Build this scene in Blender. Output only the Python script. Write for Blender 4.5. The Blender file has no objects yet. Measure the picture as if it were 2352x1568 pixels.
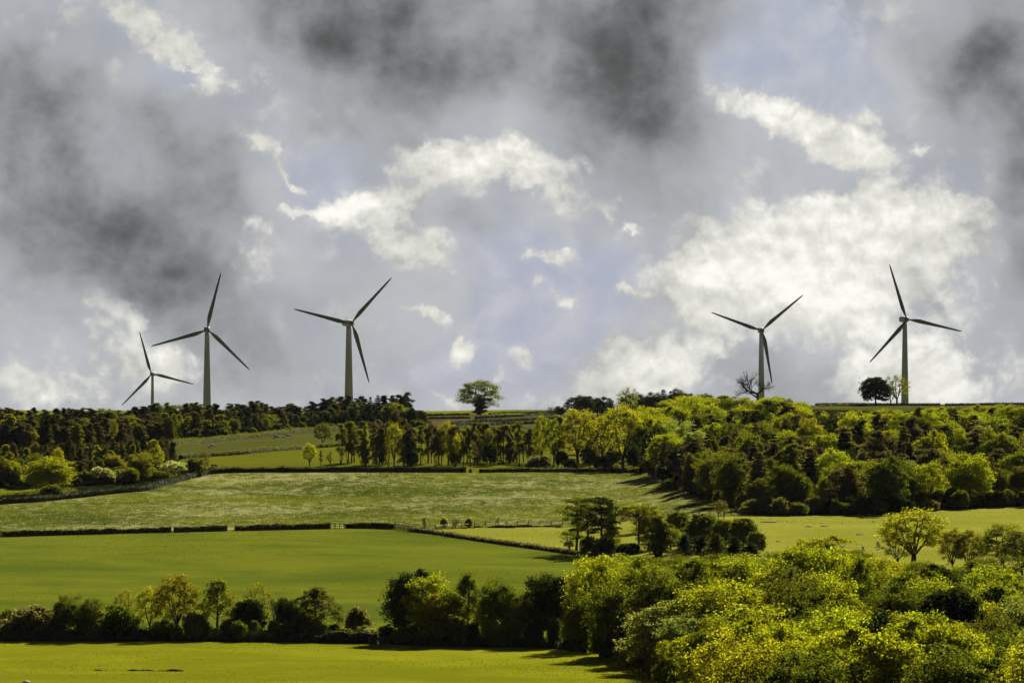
import bpy, math, random
import numpy as np
from mathutils import Vector
R = math.radians
C = bpy.context.scene.collection
scene = bpy.context.scene
F = 13066.0                       # focal length in units of a 2352-wide frame
TILT = math.atan(135.0 / F)
EYE = 50.0
EXPO = 1.0
rng = np.random.default_rng(11)

# ------------------------------------------------------------------ terrain
def pchip(xs, ys):
    xs = np.array(xs, float); ys = np.array(ys, float)
    h = np.diff(xs); d = np.diff(ys) / h
    m = np.zeros(len(xs)); m[0] = d[0]; m[-1] = d[-1]
    for i in range(1, len(xs) - 1):
        if d[i-1] * d[i] > 0:
            w1 = 2*h[i] + h[i-1]; w2 = h[i] + 2*h[i-1]
            m[i] = (w1 + w2) / (w1/d[i-1] + w2/d[i])
    def f(x):
        x = np.clip(x, xs[0], xs[-1]); k = np.clip(np.searchsorted(xs, x) - 1, 0, len(xs) - 2)
        t = (x - xs[k]) / h[k]; t2 = t*t; t3 = t2*t
        return (2*t3-3*t2+1)*ys[k] + (t3-2*t2+t)*h[k]*m[k] + (-2*t3+3*t2)*ys[k+1] + (t3-t2)*h[k]*m[k+1]
    return f
def prof(rows, extra):
    near = [(-6000, 30), (-400, 12), (-50, 0), (0, -1.7), (10, -2.6), (50, -8), (150, -22), (300, -33), (450, -35.3), (600, -35.2)]
    pts = near + [(y, -(r - 919) / F * y) for y, r in rows] + extra
    return pchip([p[0] for p in pts], [p[1] + EYE for p in pts])
GL = prof([(700, 1568), (800, 1476), (1050, 1263), (1130, 1212), (1350, 1082), (1500, 1034), (1750, 999), (2200, 953), (2400, 943)],
          [(2700, -8), (3500, -25), (6000, -60), (16000, -140)])
GR = prof([(700, 1568), (780, 1476), (960, 1300), (1010, 1263), (1150, 1172), (1290, 1082), (1450, 1000), (1600, 953), (1750, 931)],
          [(2100, -4), (2700, -9), (3500, -26), (6000, -60), (16000, -140)])
def ground(x, y):
    x = np.asarray(x, float); y = np.asarray(y, float)
    col = 1176 + F * x / np.maximum(y, 650)
    t = np.clip((col - 1400) / 260, 0, 1); w = t*t*(3-2*t)
    z = GL(y) * (1-w) + GR(y) * w
    und = 0.22*np.sin(x/19.0 + y/47.0) + 0.18*np.sin(x/31.0 - y/38.0 + 1.3) + 0.12*np.sin(x/9.0 + y/21.0 + .5)
    return z + und * np.clip(y/500, 0, 1)
def gz(x, y): return float(ground(x, y))
ct, st = math.cos(TILT), math.sin(TILT)
def ray(c, r):
    u = (c - 1176) / F; v = (784 - r) / F
    return np.array([u, ct - v*st, st + v*ct])
def hit(c, r, lo=520, hi=2600):
    """where the line of sight of that frame position meets the ground"""
    d = ray(c, r); d = d / d[1]
    ys = np.arange(lo, hi, 1.5); z = EYE + d[2]*ys; g = ground(d[0]*ys, ys)
    k = np.nonzero(z <= g)[0]
    if len(k) == 0:
        k = int(np.argmin(z - g))
    else:
        k = int(k[0])
    y = ys[k]
    return np.array([d[0]*y, y, gz(d[0]*y, y)])
def at(c, y):
    x = (c - 1176) / F * y
    return np.array([x, y, gz(x, y)])
def to_S(x, y, z):
    yy = y*ct + (z-EYE)*st; zz = -y*st + (z-EYE)*ct
    return 1176 + F*x/yy, 784 - F*zz/yy

# ------------------------------------------------------------------ mesh building
class Acc:
    def __init__(s): s.v = []; s.q = []; s.m = []; s.n = 0
    def add(s, v, q, mat=0):
        v = np.asarray(v, float).reshape(-1, 3); q = np.asarray(q, int)
        s.v.append(v); s.q.append(q + s.n); s.m.append(np.full(len(q), mat)); s.n += len(v)
    def mesh(s, name, mats, smooth=False):
        v = np.concatenate(s.v); q = np.concatenate(s.q); m = np.concatenate(s.m)
        me = bpy.data.meshes.new(name)
        me.vertices.add(len(v)); me.vertices.foreach_set('co', v.ravel())
        me.loops.add(len(q)*4); me.loops.foreach_set('vertex_index', q.ravel().astype(np.int32))
        me.polygons.add(len(q)); me.polygons.foreach_set('loop_start', (np.arange(len(q))*4).astype(np.int32))
        try: me.polygons.foreach_set('loop_total', np.full(len(q), 4, np.int32))
        except Exception: pass
        me.polygons.foreach_set('material_index', m.astype(np.int32))
        me.polygons.foreach_set('use_smooth', np.full(len(q), smooth))
        for mt in mats: me.materials.append(mt)
        me.update(); me.validate()
        return me
def tube(acc, path, rad, sides=6, mat=0, cap=True):
    path = np.asarray(path, float); n = len(path); rad = np.asarray(rad, float)
    tg = np.gradient(path, axis=0); tg /= (np.linalg.norm(tg, axis=1)[:, None] + 1e-9)
    ref = np.array([0, 0, 1.0]) if abs(tg[0][2]) < .9 else np.array([1.0, 0, 0])
    a = np.cross(tg, ref); a /= (np.linalg.norm(a, axis=1)[:, None] + 1e-9); b = np.cross(tg, a)
    th = np.arange(sides) * 2*math.pi/sides
    v = path[:, None, :] + rad[:, None, None] * (np.cos(th)[None, :, None]*a[:, None, :] + np.sin(th)[None, :, None]*b[:, None, :])
    q = []
    for i in range(n-1):
        for j in range(sides):
            k = (j+1) % sides
            q.append((i*sides+j, i*sides+k, (i+1)*sides+k, (i+1)*sides+j))
    v = v.reshape(-1, 3)
    if cap and sides == 4: q += [(3, 2, 1, 0), tuple((n-1)*4 + k for k in range(4))]
    elif cap and sides >= 6:
        v = np.vstack([v, path[0], path[-1]]); c0 = n*sides; c1 = c0+1
        for j in range(0, sides, 2):
            q.append((c0, (j+2) % sides, (j+1) % sides, j))
            o = (n-1)*sides; q.append((c1, o+j, o+(j+1) % sides, o+(j+2) % sides))
    acc.add(v, q, mat)
def box(acc, c, s, mat=0, rz=0.0):
    sx, sy, sz = [k/2 for k in s]
    v = np.array([(x, y, z) for x in (-sx, sx) for y in (-sy, sy) for z in (-sz, sz)])
    cr, sr = math.cos(rz), math.sin(rz)
    v = np.stack([v[:, 0]*cr - v[:, 1]*sr, v[:, 0]*sr + v[:, 1]*cr, v[:, 2]], 1) + np.array(c)
    acc.add(v, [(0, 1, 3, 2), (4, 6, 7, 5), (0, 4, 5, 1), (2, 3, 7, 6), (0, 2, 6, 4), (1, 5, 7, 3)], mat)
def unit(n, r):
    v = r.normal(size=(n, 3)); return v / np.linalg.norm(v, axis=1)[:, None]
def leaves(acc, pos, nrm, size, r, mat=0):
    n = len(pos)
    if n == 0: return
    nr = nrm + unit(n, r) * 0.95; nr /= np.linalg.norm(nr, axis=1)[:, None] + 1e-9
    t = unit(n, r); a = np.cross(nr, t); a /= np.linalg.norm(a, axis=1)[:, None] + 1e-9; b = np.cross(nr, a)
    s = size * r.uniform(.6, 1.25, n)[:, None]; asp = r.uniform(.55, .9, n)[:, None]
    bend = nr * s * 0.12
    v = np.stack([pos - a*s*.5 - bend, pos - b*s*asp*.5 + bend, pos + a*s*.5 - bend, pos + b*s*asp*.5 + bend], 1)
    acc.add(v.reshape(-1, 3), np.arange(n*4).reshape(-1, 4), mat)

# ------------------------------------------------------------------ materials
def nmat(name):
    m = bpy.data.materials.new(name); m.use_nodes = True
    nt = m.node_tree; nt.nodes.clear(); out = nt.nodes.new('ShaderNodeOutputMaterial')
    return m, nt, out
def nd(nt, typ, **kw):
    n = nt.nodes.new(typ)
    for k, v in kw.items(): setattr(n, k, v)
    return n
def math_n(nt, op, a, b=None, c=None, clamp=False):
    n = nd(nt, 'ShaderNodeMath', operation=op, use_clamp=clamp)
    for i, s in enumerate((a, b, c)):
        if s is None: continue
        if isinstance(s, (int, float)): n.inputs[i].default_value = s
        else: nt.links.new(s, n.inputs[i])
    return n.outputs[0]
def mixc(nt, f, a, b, mode='MIX'):
    n = nd(nt, 'ShaderNodeMix', data_type='RGBA', blend_type=mode)
    for i, s in ((0, f), (6, a), (7, b)):
        if isinstance(s, (int, float)): n.inputs[i].default_value = s
        elif isinstance(s, tuple): n.inputs[i].default_value = (*s[:3], 1)
        else: nt.links.new(s, n.inputs[i])
    return n.outputs[2]
def noise(nt, vec, scale, detail=4, rough=.55, dist=0.0, dim='3D'):
    n = nd(nt, 'ShaderNodeTexNoise', noise_dimensions=dim)
    n.inputs['Scale'].default_value = scale; n.inputs['Detail'].default_value = detail
    n.inputs['Roughness'].default_value = rough; n.inputs['Distortion'].default_value = dist
    if vec is not None: nt.links.new(vec, n.inputs['Vector'])
    return n.outputs['Fac']
def mrange(nt, v, a, b, c=0.0, d=1.0, smooth=True):
    n = nd(nt, 'ShaderNodeMapRange', interpolation_type='SMOOTHSTEP' if smooth else 'LINEAR')
    nt.links.new(v, n.inputs[0])
    for i, k in enumerate((a, b, c, d)): n.inputs[i+1].default_value = k
    return n.outputs[0]

def leaf_material(name, transl=.5, blossom=0.0, bcol=(.62, .6, .5)):
    m, nt, out = nmat(name)
    oi = nd(nt, 'ShaderNodeObjectInfo'); geo = nd(nt, 'ShaderNodeNewGeometry')
    rp = geo.outputs['Random Per Island']
    hs = nd(nt, 'ShaderNodeHueSaturation')
    nt.links.new(oi.outputs['Color'], hs.inputs['Color'])
    nt.links.new(math_n(nt, 'MULTIPLY_ADD', rp, .022, .489), hs.inputs['Hue'])
    nt.links.new(math_n(nt, 'MULTIPLY_ADD', math_n(nt, 'POWER', rp, 1.6), 1.15, .52), hs.inputs['Value'])
    col = hs.outputs['Color']
    if blossom:
        col = mixc(nt, math_n(nt, 'LESS_THAN', rp, blossom), col, bcol)
    warm = mixc(nt, 1.0, col, (1.36, 1.36, .50), 'MULTIPLY')
    d = nd(nt, 'ShaderNodeBsdfDiffuse'); t = nd(nt, 'ShaderNodeBsdfTranslucent'); g = nd(nt, 'ShaderNodeBsdfGlossy')
    g.inputs['Roughness'].default_value = .42; g.inputs['Color'].default_value = (1, 1, .9, 1)
    nt.links.new(col, d.inputs[0]); nt.links.new(warm, t.inputs[0])
    mx = nd(nt, 'ShaderNodeMixShader'); mx.inputs[0].default_value = transl
    nt.links.new(d.outputs[0], mx.inputs[1]); nt.links.new(t.outputs[0], mx.inputs[2])
    mg = nd(nt, 'ShaderNodeMixShader'); mg.inputs[0].default_value = .008
    nt.links.new(mx.outputs[0], mg.inputs[1]); nt.links.new(g.outputs[0], mg.inputs[2])
    nt.links.new(mg.outputs[0], out.inputs[0])
    return m
LEAF = leaf_material('foliage', .58)
BLOSSOM = leaf_material('blossom_foliage', .45, .42)

def simple(name, col, rough=.8, var=.25, scale=2.0, spec=.2, metal=0.0):
    m, nt, out = nmat(name)
    tc = nd(nt, 'ShaderNodeTexCoord'); n = noise(nt, tc.outputs['Object'], scale, 5)
    f = mrange(nt, n, .3, .7)
    c = mixc(nt, f, tuple(k*(1-var) for k in col), tuple(min(1, k*(1+var)) for k in col))
    b = nd(nt, 'ShaderNodeBsdfPrincipled'); b.inputs['Roughness'].default_value = rough
    b.inputs['Specular IOR Level'].default_value = spec; b.inputs['Metallic'].default_value = metal
    nt.links.new(c, b.inputs['Base Color']); nt.links.new(b.outputs[0], out.inputs[0])
    return m
BARK = simple('bark', (.040, .032, .022), .95, .4, 3)
WOOD = simple('weathered_wood', (.16, .13, .09), .9, .3, 4)
STONE = simple('field_stone', (.16, .15, .12), .95, .45, 1.5)
PAINT = simple('turbine_paint', (.42, .42, .66), .75, .06, .35, .4)
BLADE = simple('blade_paint', (.15, .16, .26), .75, .06, .35, .4)
DARKMETAL = simple('dark_metal', (.04, .04, .045), .5, .1, 3)
GALV = simple('galvanised_metal', (.45, .46, .47), .4, .15, 6, .5, .6)
WHITEP = simple('white_sheeting', (.8, .8, .82), .5, .03, 3)
BLACKP = simple('black_sheeting', (.012, .012, .014), .5, .03, 3)
WOOL = simple('wool', (.72, .68, .58), .95, .12, 6)
WOOLD = simple('dark_wool', (.10, .08, .07), .95, .2, 6)
HEDGECORE = simple('hedge_twigs', (.03, .026, .015), .95, .4, 2)

def grass(name, a, b, pale=None, pale_amt=0.0, sheen=.0, patch=.02, mott=.16, fine=1.6, dots=0.0):
    """turf: two grass colours in large and middle patches, fine tufts, optional pale seed heads"""
    m, nt, out = nmat(name)
    tc = nd(nt, 'ShaderNodeTexCoord'); P = tc.outputs['Object']
    n1 = noise(nt, P, patch, 4, .6, .6); n2 = noise(nt, P, mott, 5, .65, .3); n3 = noise(nt, P, fine, 3, .7)
    f = math_n(nt, 'ADD', math_n(nt, 'MULTIPLY', n1, .55), math_n(nt, 'ADD', math_n(nt, 'MULTIPLY', n2, .3), math_n(nt, 'MULTIPLY', n3, .25)))
    f = mrange(nt, f, .44, .64)
    col = mixc(nt, f, a, b)
    if pale:
        mp = nd(nt, 'ShaderNodeMapping'); mp.inputs['Scale'].default_value = (3.2, 1, 1); nt.links.new(P, mp.inputs[0])
        s1 = noise(nt, mp.outputs[0], .11, 7, .74, .6); s2 = noise(nt, mp.outputs[0], 1.0, 3, .8); s0 = noise(nt, P, .022, 3, .5)
        k = math_n(nt, 'ADD', math_n(nt, 'MULTIPLY', s1, .5), math_n(nt, 'ADD', math_n(nt, 'MULTIPLY', s2, .35), math_n(nt, 'MULTIPLY', s0, .3)))
        col = mixc(nt, math_n(nt, 'MULTIPLY', mrange(nt, k, .55, .66), pale_amt), col, pale)
    if dots:
        vo = nd(nt, 'ShaderNodeTexVoronoi'); vo.inputs['Scale'].default_value = .7; nt.links.new(P, vo.inputs['Vector'])
        dm = math_n(nt, 'MULTIPLY', math_n(nt, 'LESS_THAN', vo.outputs['Distance'], .22), mrange(nt, n2, .48, .6))
        col = mixc(nt, math_n(nt, 'MULTIPLY', dm, dots), col, (.42, .42, .24))
    # tufts tilt the surface
    bp = nd(nt, 'ShaderNodeBump'); bp.inputs['Strength'].default_value = .5; bp.inputs['Distance'].default_value = .35
    hn = math_n(nt, 'ADD', noise(nt, P, 1.1, 4, .75), math_n(nt, 'MULTIPLY', n2, 1.5))
    nt.links.new(hn, bp.inputs['Height'])
    d = nd(nt, 'ShaderNodeBsdfDiffuse'); nt.links.new(col, d.inputs[0]); nt.links.new(bp.outputs[0], d.inputs['Normal'])
    nt.links.new(d.outputs[0], out.inputs[0])
    return m
GR_LUSH = grass('near_pasture_grass', (.155, .168, .007), (.232, .245, .012), mott=.09)
GR_MID = grass('middle_pasture_grass', (.084, .116, .012), (.150, .168, .014), mott=.07)
GR_MEADOW = grass('meadow_grass', (.048, .068, .008), (.118, .134, .011), (.34, .34, .15), .78, dots=.5, mott=.1)
GR_PALE = grass('grazed_pasture_grass', (.215, .225, .026), (.28, .282, .040), mott=.07)
GR_DULL = grass('upper_pasture_grass', (.068, .076, .016), (.088, .094, .016))
GR_OLIVE = grass('olive_pasture_grass', (.105, .112, .010), (.130, .134, .010))
GR_BRIGHT = grass('bright_pasture_grass', (.13, .15, .010), (.17, .18, .010))  # brighter turf, the field's own colour
GR_STUB = grass('dry_verge_grass', (.13, .105, .018), (.19, .14, .022))
GR_RIDGE = grass('ridge_grass', (.070, .066, .026), (.10, .090, .034))
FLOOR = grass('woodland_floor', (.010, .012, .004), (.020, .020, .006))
GMATS = [FLOOR, GR_LUSH, GR_MID, GR_MEADOW, GR_PALE, GR_DULL, GR_OLIVE, GR_BRIGHT, GR_STUB, GR_RIDGE]

# ------------------------------------------------------------------ ground sheet
def inpoly(px, py, poly):
    c = np.zeros(px.shape, bool); n = len(poly); j = n-1
    for i in range(n):
        xi, yi = poly[i]; xj, yj = poly[j]
        if yi != yj:
            c ^= ((yi > py) != (yj > py)) & (px < (xj-xi)*(py-yi)/(yj-yi) + xi)
        j = i
    return c
F1 = [(-900, 1468), (0, 1469), (330, 1471), (870, 1475), (1100, 1484), (1300, 1488), (1400, 1508), (1540, 1560), (1680, 1680), (1700, 1800), (-900, 1800)]
F2 = [(-300, 1236), (0, 1232), (400, 1220), (800, 1213), (905, 1213), (945, 1219), (1110, 1243), (1365, 1280), (1420, 1380), (1330, 1484), (1300, 1488), (1100, 1484), (870, 1475), (330, 1471), (-900, 1468)]
F3 = [(-300, 1165), (0, 1157), (143, 1147), (337, 1126), (475, 1088), (527, 1085), (803, 1083), (1485, 1083), (1530, 1105), (1620, 1150), (1700, 1172), (1690, 1184), (1500, 1189), (1290, 1210), (1090, 1211), (935, 1216), (905, 1212), (800, 1212), (400, 1219), (0, 1231), (-300, 1235)]
F4 = [(935, 1217), (1090, 1212), (1290, 1211), (1500, 1190), (1690, 1185), (1800, 1186), (2000, 1180), (2352, 1162), (2700, 1145), (2700, 1420), (2340, 1500), (2260, 1350), (1850, 1300), (1400, 1300), (1365, 1279), (1110, 1242)]
F5 = [(410, 1052), (530, 1046), (654, 1033), (790, 1022), (1500, 1000), (1500, 1082), (803, 1082), (527, 1084), (430, 1092)]
F6 = [(395, 1024), (513, 1012), (654, 997), (784, 986), (1000, 980), (1500, 985), (1500, 1001), (790, 1021), (654, 1032), (530, 1045), (400, 1052)]
F7 = [(-400, 1146), (0, 1141), (95, 1136), (170, 1132), (150, 1122), (0, 1122), (-400, 1124)]
F8 = [(395, 1012), (513, 1003), (654, 990), (700, 984), (700, 992), (513, 1011), (395, 1023)]
VERGE = [(-300, 1153), (0, 1149), (143, 1140), (337, 1116), (475, 1078), (530, 1076), (530, 1086), (475, 1089), (337, 1127), (143, 1148), (0, 1158)]
RIDGE = [(960, 930), (1500, 930), (1500, 984), (1000, 979), (784, 985), (784, 975), (960, 965)]
def grid_axis(lo, hi, step, far):
    a = list(np.arange(lo, hi + step/2, step)); s = step; x = hi
    while x < far[1]: s *= 1.35; x += s; a.append(x)
    s = step; x = lo; pre = []
    while x > far[0]: s *= 1.35; x -= s; pre.append(x)
    return np.array(pre[::-1] + a)
gx = grid_axis(-225, 225, 1.6, (-9000, 9000)); gy = grid_axis(560, 2430, 2.2, (-5000, 15500))
X, Y = np.meshgrid(gx, gy); Z = ground(X, Y)
a = Acc(); nx, ny = len(gx), len(gy)
idx = (np.arange(ny-1)[:, None]*nx + np.arange(nx-1)[None, :]).ravel()
q = np.stack([idx, idx+1, idx+1+nx, idx+nx], 1)
cx = (X[:-1, :-1] + X[1:, 1:]).ravel()/2; cy = (Y[:-1, :-1] + Y[1:, 1:]).ravel()/2; cz = ground(cx, cy)
cs, rs = to_S(cx, np.maximum(cy, 300), cz)
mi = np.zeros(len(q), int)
vis = (cy > 500) & (cy < 2450)
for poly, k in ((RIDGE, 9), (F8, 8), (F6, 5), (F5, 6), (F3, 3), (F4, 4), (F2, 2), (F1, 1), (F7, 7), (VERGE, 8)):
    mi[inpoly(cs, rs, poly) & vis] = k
mi[(cy >= 2240) & (cs < 1560) & vis] = 7
mi[(cy >= 1735) & (cs > 1860)] = 9
mi[(cy >= 1660) & (cs > 1862) & (cs < 2250) & (cy < 1735)] = 5
mi[(cy >= 2450) | (cy <= 500)] = 2
a.add(np.stack([X.ravel(), Y.ravel(), Z.ravel()], 1), q)
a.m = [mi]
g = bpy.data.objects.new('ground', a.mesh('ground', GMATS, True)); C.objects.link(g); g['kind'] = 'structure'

# ------------------------------------------------------------------ object helpers
def tag(o, label, cat, group=None):
    o['label'] = label; o['category'] = cat
    if group: o['group'] = group
def empty(name, loc, label, cat, group=None):
    o = bpy.data.objects.new(name, None); o.location = Vector(loc); o.empty_display_size = .5
    C.objects.link(o); tag(o, label, cat, group); return o
def part(name, me, parent, loc=None):
    o = bpy.data.objects.new(name, me); C.objects.link(o); o.parent = parent
    if loc is not None: o.location = loc
    return o
# ------------------------------------------------------------------ tree kinds
def curve(p0, p1, r, sag=.12, n=5, lift=.0):
    p0 = np.array(p0, float); p1 = np.array(p1, float); L = np.linalg.norm(p1-p0)
    t = np.linspace(0, 1, n)[:, None]
    off = unit(1, r)[0]*sag*L; mid = np.sin(t*math.pi)
    p = p0*(1-t) + p1*t + mid*off
    p[:, 2] -= (mid[:, 0]*lift*L)
    return p
def make_tree(kind, seed):
    """returns (trunk mesh, crown mesh or None, height, radius)"""
    r = np.random.default_rng(seed); T = Acc(); L = Acc(); mat = LEAF
    H, Rr = 10.0, 4.0
    def lobe_leaves(c, rad, nsub, nleaf, size, flat=1.0, twig=0.0, spread=.34, hang=0.0, src=None, shell=.55):
        c = np.array(c, float); d = unit(nsub, r); d[:, 2] = np.where(d[:, 2] < -.35, -d[:, 2], d[:, 2])
        sub = c + d * rad * r.uniform(shell, 1.0, nsub)[:, None] * np.array([1, 1, flat])
        if twig > 0:
            s0 = c if src is None else np.array(src, float)
            for s in sub: tube(T, curve(s0, s, r, .1, 4), np.linspace(twig, twig*.3, 4), 3, cap=False)
        n = nsub*nleaf; k = np.repeat(np.arange(nsub), nleaf)
        g = np.clip(r.normal(size=(n, 3)), -1.9, 1.9) * spread * rad * r.uniform(.6, 1.3, nsub)[k][:, None] * np.array([1, 1, .75*flat if not hang else .6])
        if hang: g[:, 2] -= np.minimum(r.exponential(hang*rad, n), 2.5*hang*rad); g[:, :2] *= .62
        p = sub[k] + g; nr = p - c; nr /= np.linalg.norm(nr, axis=1)[:, None] + 1e-9
        leaves(L, p, nr, size, r)
    def trunk(h, r0, r1, lean=.03, z0=-.5):
        n = 7; t = np.linspace(0, 1, n)
        p = np.stack([np.cumsum(r.normal(size=n)*lean*h/4), np.cumsum(r.normal(size=n)*lean*h/4), z0 + (h-z0)*t], 1)
        p[:2, :2] = 0
        rr = r0 + (r1-r0)*t; rr[0] *= 1.5; tube(T, p, rr, 7); return p
    def on(p, z):
        return np.array([np.interp(z, p[:, 2], p[:, i]) for i in range(3)])
    if kind == 'broad':                       # full rounded crown down to the ground
        p = trunk(H*.72, .28, .09); n = 32
        ga = 2.39996; off = r.uniform(0, 6); w2, w3, lx = r.uniform(0, 6, 3)
        for i in range(n):
            f = (i + .5)/n; ph = off + i*ga; el = math.asin(max(-1, min(1, -0.92 + 1.92*f)))
            k = r.uniform(.56, .80)*(1 + .16*math.sin(2*ph + w2) + .13*math.sin(3*ph + w3 + 2*el))
            c = np.array([math.cos(ph)*math.cos(el)**.8*Rr*k, math.sin(ph)*math.cos(el)**.8*Rr*k, H*.50 + math.sin(el)*H*.50*k*1.0])
            c[:2] += np.array([math.cos(lx), math.sin(lx)])*.10*c[2]
            rad = Rr*r.uniform(.20, .42); c[2] = min(c[2], H - rad*.8)
            tube(T, curve(on(p, min(H*.65, max(H*.2, c[2]*.65))), c, r, .1, 5), np.linspace(.11, .03, 5), 4, cap=False)
            lobe_leaves(c, rad, 14, 38, .255, .85, spread=.31)
        lobe_leaves((0, 0, H*.47), Rr*.66, 80, 20, .38, 1.15, spread=.4, shell=.1)
    elif kind in ('column', 'shaggy'):        # drawn-up woodland crown, several ragged tops
        H, Rr = 10.0, 2.5; n = 34; tops = [(0, 0, H)] + [(r.uniform(-1.3, 1.3), r.uniform(-1.3, 1.3), H*r.uniform(.74, .95)) for _ in range(3)]
        for tx, ty, th in tops: tube(T, curve((tx*.2, ty*.2, -.5), (tx, ty, th*.93), r, .03, 7), np.linspace(.2, .03, 7), 5, cap=False)
        for i in range(n):
            tx, ty, th = tops[i % 4] if i % 2 else tops[0]; f = (i+.5)/n; z = th*(.08 + .90*f); rd = Rr*(.95 - .82*f**2.2)*r.uniform(.2, .75); ph = i*2.39996
            c = np.array([tx*f + math.cos(ph)*rd, ty*f + math.sin(ph)*rd, z]); rad = r.uniform(.5, 1.0)*(1-.35*f)
            lobe_leaves(c, rad, 12, 26, .30 if kind == 'column' else .25, 1.1 if kind == 'column' else .85, spread=.42)
        lobe_leaves((0, 0, H*.42), 1.2, 26, 12, .5, 2.6, shell=.05)
    elif kind == 'dome':                      # very dense dark evergreen, low skirt
        p = trunk(H*.6, .25, .1); n = 40; off = r.uniform(0, 6)
        for i in range(n):
            f = (i+.5)/n; ph = off + i*2.39996; el = math.asin(-.75 + 1.75*f); k = r.uniform(.68, .82)
            c = np.array([math.cos(ph)*math.cos(el)*Rr*k, math.sin(ph)*math.cos(el)*Rr*k, H*.46 + math.sin(el)*H*.54*k*.92])
            rad = Rr*r.uniform(.2, .3); c[2] = min(c[2], H-rad*.8)
            lobe_leaves(c, rad, 14, 24, .33, .9, spread=.3)
        lobe_leaves((0, 0, H*.45), Rr*.8, 40, 18, .6, 1.1, spread=.4, shell=.1)
    elif kind in ('airy', 'wispy'):           # open spring crown, limbs showing through
        fork = H*r.uniform(.16, .24); p = trunk(fork, .34, .27); top = p[-1]
        nl = r.integers(5, 7); n = 30 if kind == 'airy' else 22
        limbs = []
        for i in range(nl):
            ph = i*2*math.pi/nl + r.uniform(-.4, .4); rd = Rr*r.uniform(.3, .55)
            e = np.array([math.cos(ph)*rd, math.sin(ph)*rd, H*r.uniform(.62, .8)])
            cp = curve(top - [0, 0, .2], e, r, .05, 7); s = np.linspace(0, 1, 7)
            cp[:, :2] += (np.sin(s*math.pi)[:, None])*np.array([math.cos(ph), math.sin(ph)])*Rr*.08
            tube(T, cp, np.linspace(.17, .06, 7), 5, cap=False); limbs.append(cp)
        for i in range(n):
            f = (i+.5)/n; ph = i*2.39996; el = math.asin(-.72 + 1.72*f); k = r.uniform(.62, .86)
            c = np.array([math.cos(ph)*math.cos(el)*Rr*k, math.sin(ph)*math.cos(el)*Rr*k, H*.56 + math.sin(el)*H*.44*k*1.05])
            rad = Rr*r.uniform(.2, .32); c[2] = min(c[2], H-rad*.7)
            best = min(((np.linalg.norm(q_-c), q_) for cp in limbs for q_ in cp[1:] if q_[2] < c[2]+.3 or q_[2] < H*.4), key=lambda t: t[0])[1]
            tube(T, curve(best, c, r, .1, 5), np.linspace(.075, .03, 5), 4, cap=False)
            lobe_leaves(c, rad, 12, 20 if kind == 'airy' else 9, .27, .9, twig=.028, spread=.34)
    elif kind == 'slender':                   # drawn-up thin tree, leaves only in upper half
        H, Rr = 9.0, 1.5; p = trunk(H*.95, .13, .03, .045)
        for i in range(22):
            z = H*r.uniform(.26, .97); ph = r.uniform(0, 6.28); rd = Rr*(1.05 - .75*max(0, (z/H-.5)*2)**1.5)*r.uniform(.25, .8)
            c = on(p, z); c[2] = z; s0 = on(p, max(.8, z-1.1)); c = c + [math.cos(ph)*rd, math.sin(ph)*rd, 0]
            tube(T, curve(s0, c, r, .08, 4), [.04, .03, .02, .012], 3, cap=False)
            lobe_leaves(c, r.uniform(.4, .62), 7, 14, .30, 1.15, twig=.015, spread=.42)
        for i in range(3):
            e = np.array([r.normal()*.9, r.normal()*.9, H*r.uniform(.45, .7)])
            tube(T, curve((r.normal()*.15, r.normal()*.15, -.3), e, r, .07, 6), np.linspace(.07, .02, 6), 4, cap=False)
    elif kind == 'conifer':                   # shaggy cone of drooping boughs
        H, Rr = 10.0, 2.5; p = trunk(H*.97, .22, .03, .015)
        z = H*.1; i = 0
        while z < H*.97:
            f = z/H; w = Rr*(1-f)**.72*r.uniform(.75, 1.1); nb = 5 if f < .7 else 4
            for j in range(nb):
                ph = i*.9 + j*2*math.pi/nb + r.uniform(-.3, .3); rd = w*r.uniform(.45, .72)
                c = np.array([math.cos(ph)*rd, math.sin(ph)*rd, z - rd*.12])
                lobe_leaves(c, w*.42+.16, 8, 15, .30, .55, spread=.4)
            z += .62 + .35*(1-f); i += 1
        lobe_leaves((0, 0, H*.95), .32, 5, 12, .22, 1.8)
        lobe_leaves((0, 0, H*.42), 1.2, 26, 12, .5, 2.4, shell=.05)
    elif kind == 'pine':                      # Scots pine: bare stem, ragged flat plates
        p = trunk(H*.9, .30, .10, .05); L0 = []
        for i in range(17):
            f = i/16; z = H*(.42 + .54*f); ph = i*2.2 + r.uniform(-.4, .4); rd = Rr*(.95 - .7*abs(f-.42))*r.uniform(.35, .85)
            c = on(p, min(z, H*.88)); s0 = c.copy(); c = c + [math.cos(ph)*rd, math.sin(ph)*rd, 0]; c[2] = z + r.uniform(-.2, .5)
            tube(T, curve(s0-[0, 0, .4], c, r, .1, 6), np.linspace(.1, .03, 6), 4, cap=False)
            lobe_leaves(c, r.uniform(1.0, 1.6), 12, 26, .28, .38, twig=.02, spread=.33)
        for i in range(3):
            ph = r.uniform(0, 6.28); z = H*r.uniform(.28, .4); s0 = on(p, z); c = s0 + [math.cos(ph)*2.6, math.sin(ph)*2.6, -.5]
            tube(T, curve(s0, c, r, .1, 5), np.linspace(.07, .02, 5), 4, cap=False)
            lobe_leaves(c, .9, 9, 22, .26, .4, spread=.4)
    elif kind == 'umbrella':                  # tall bare stem under a wide flat top
        p = trunk(H*.74, .27, .13, .045)
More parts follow.
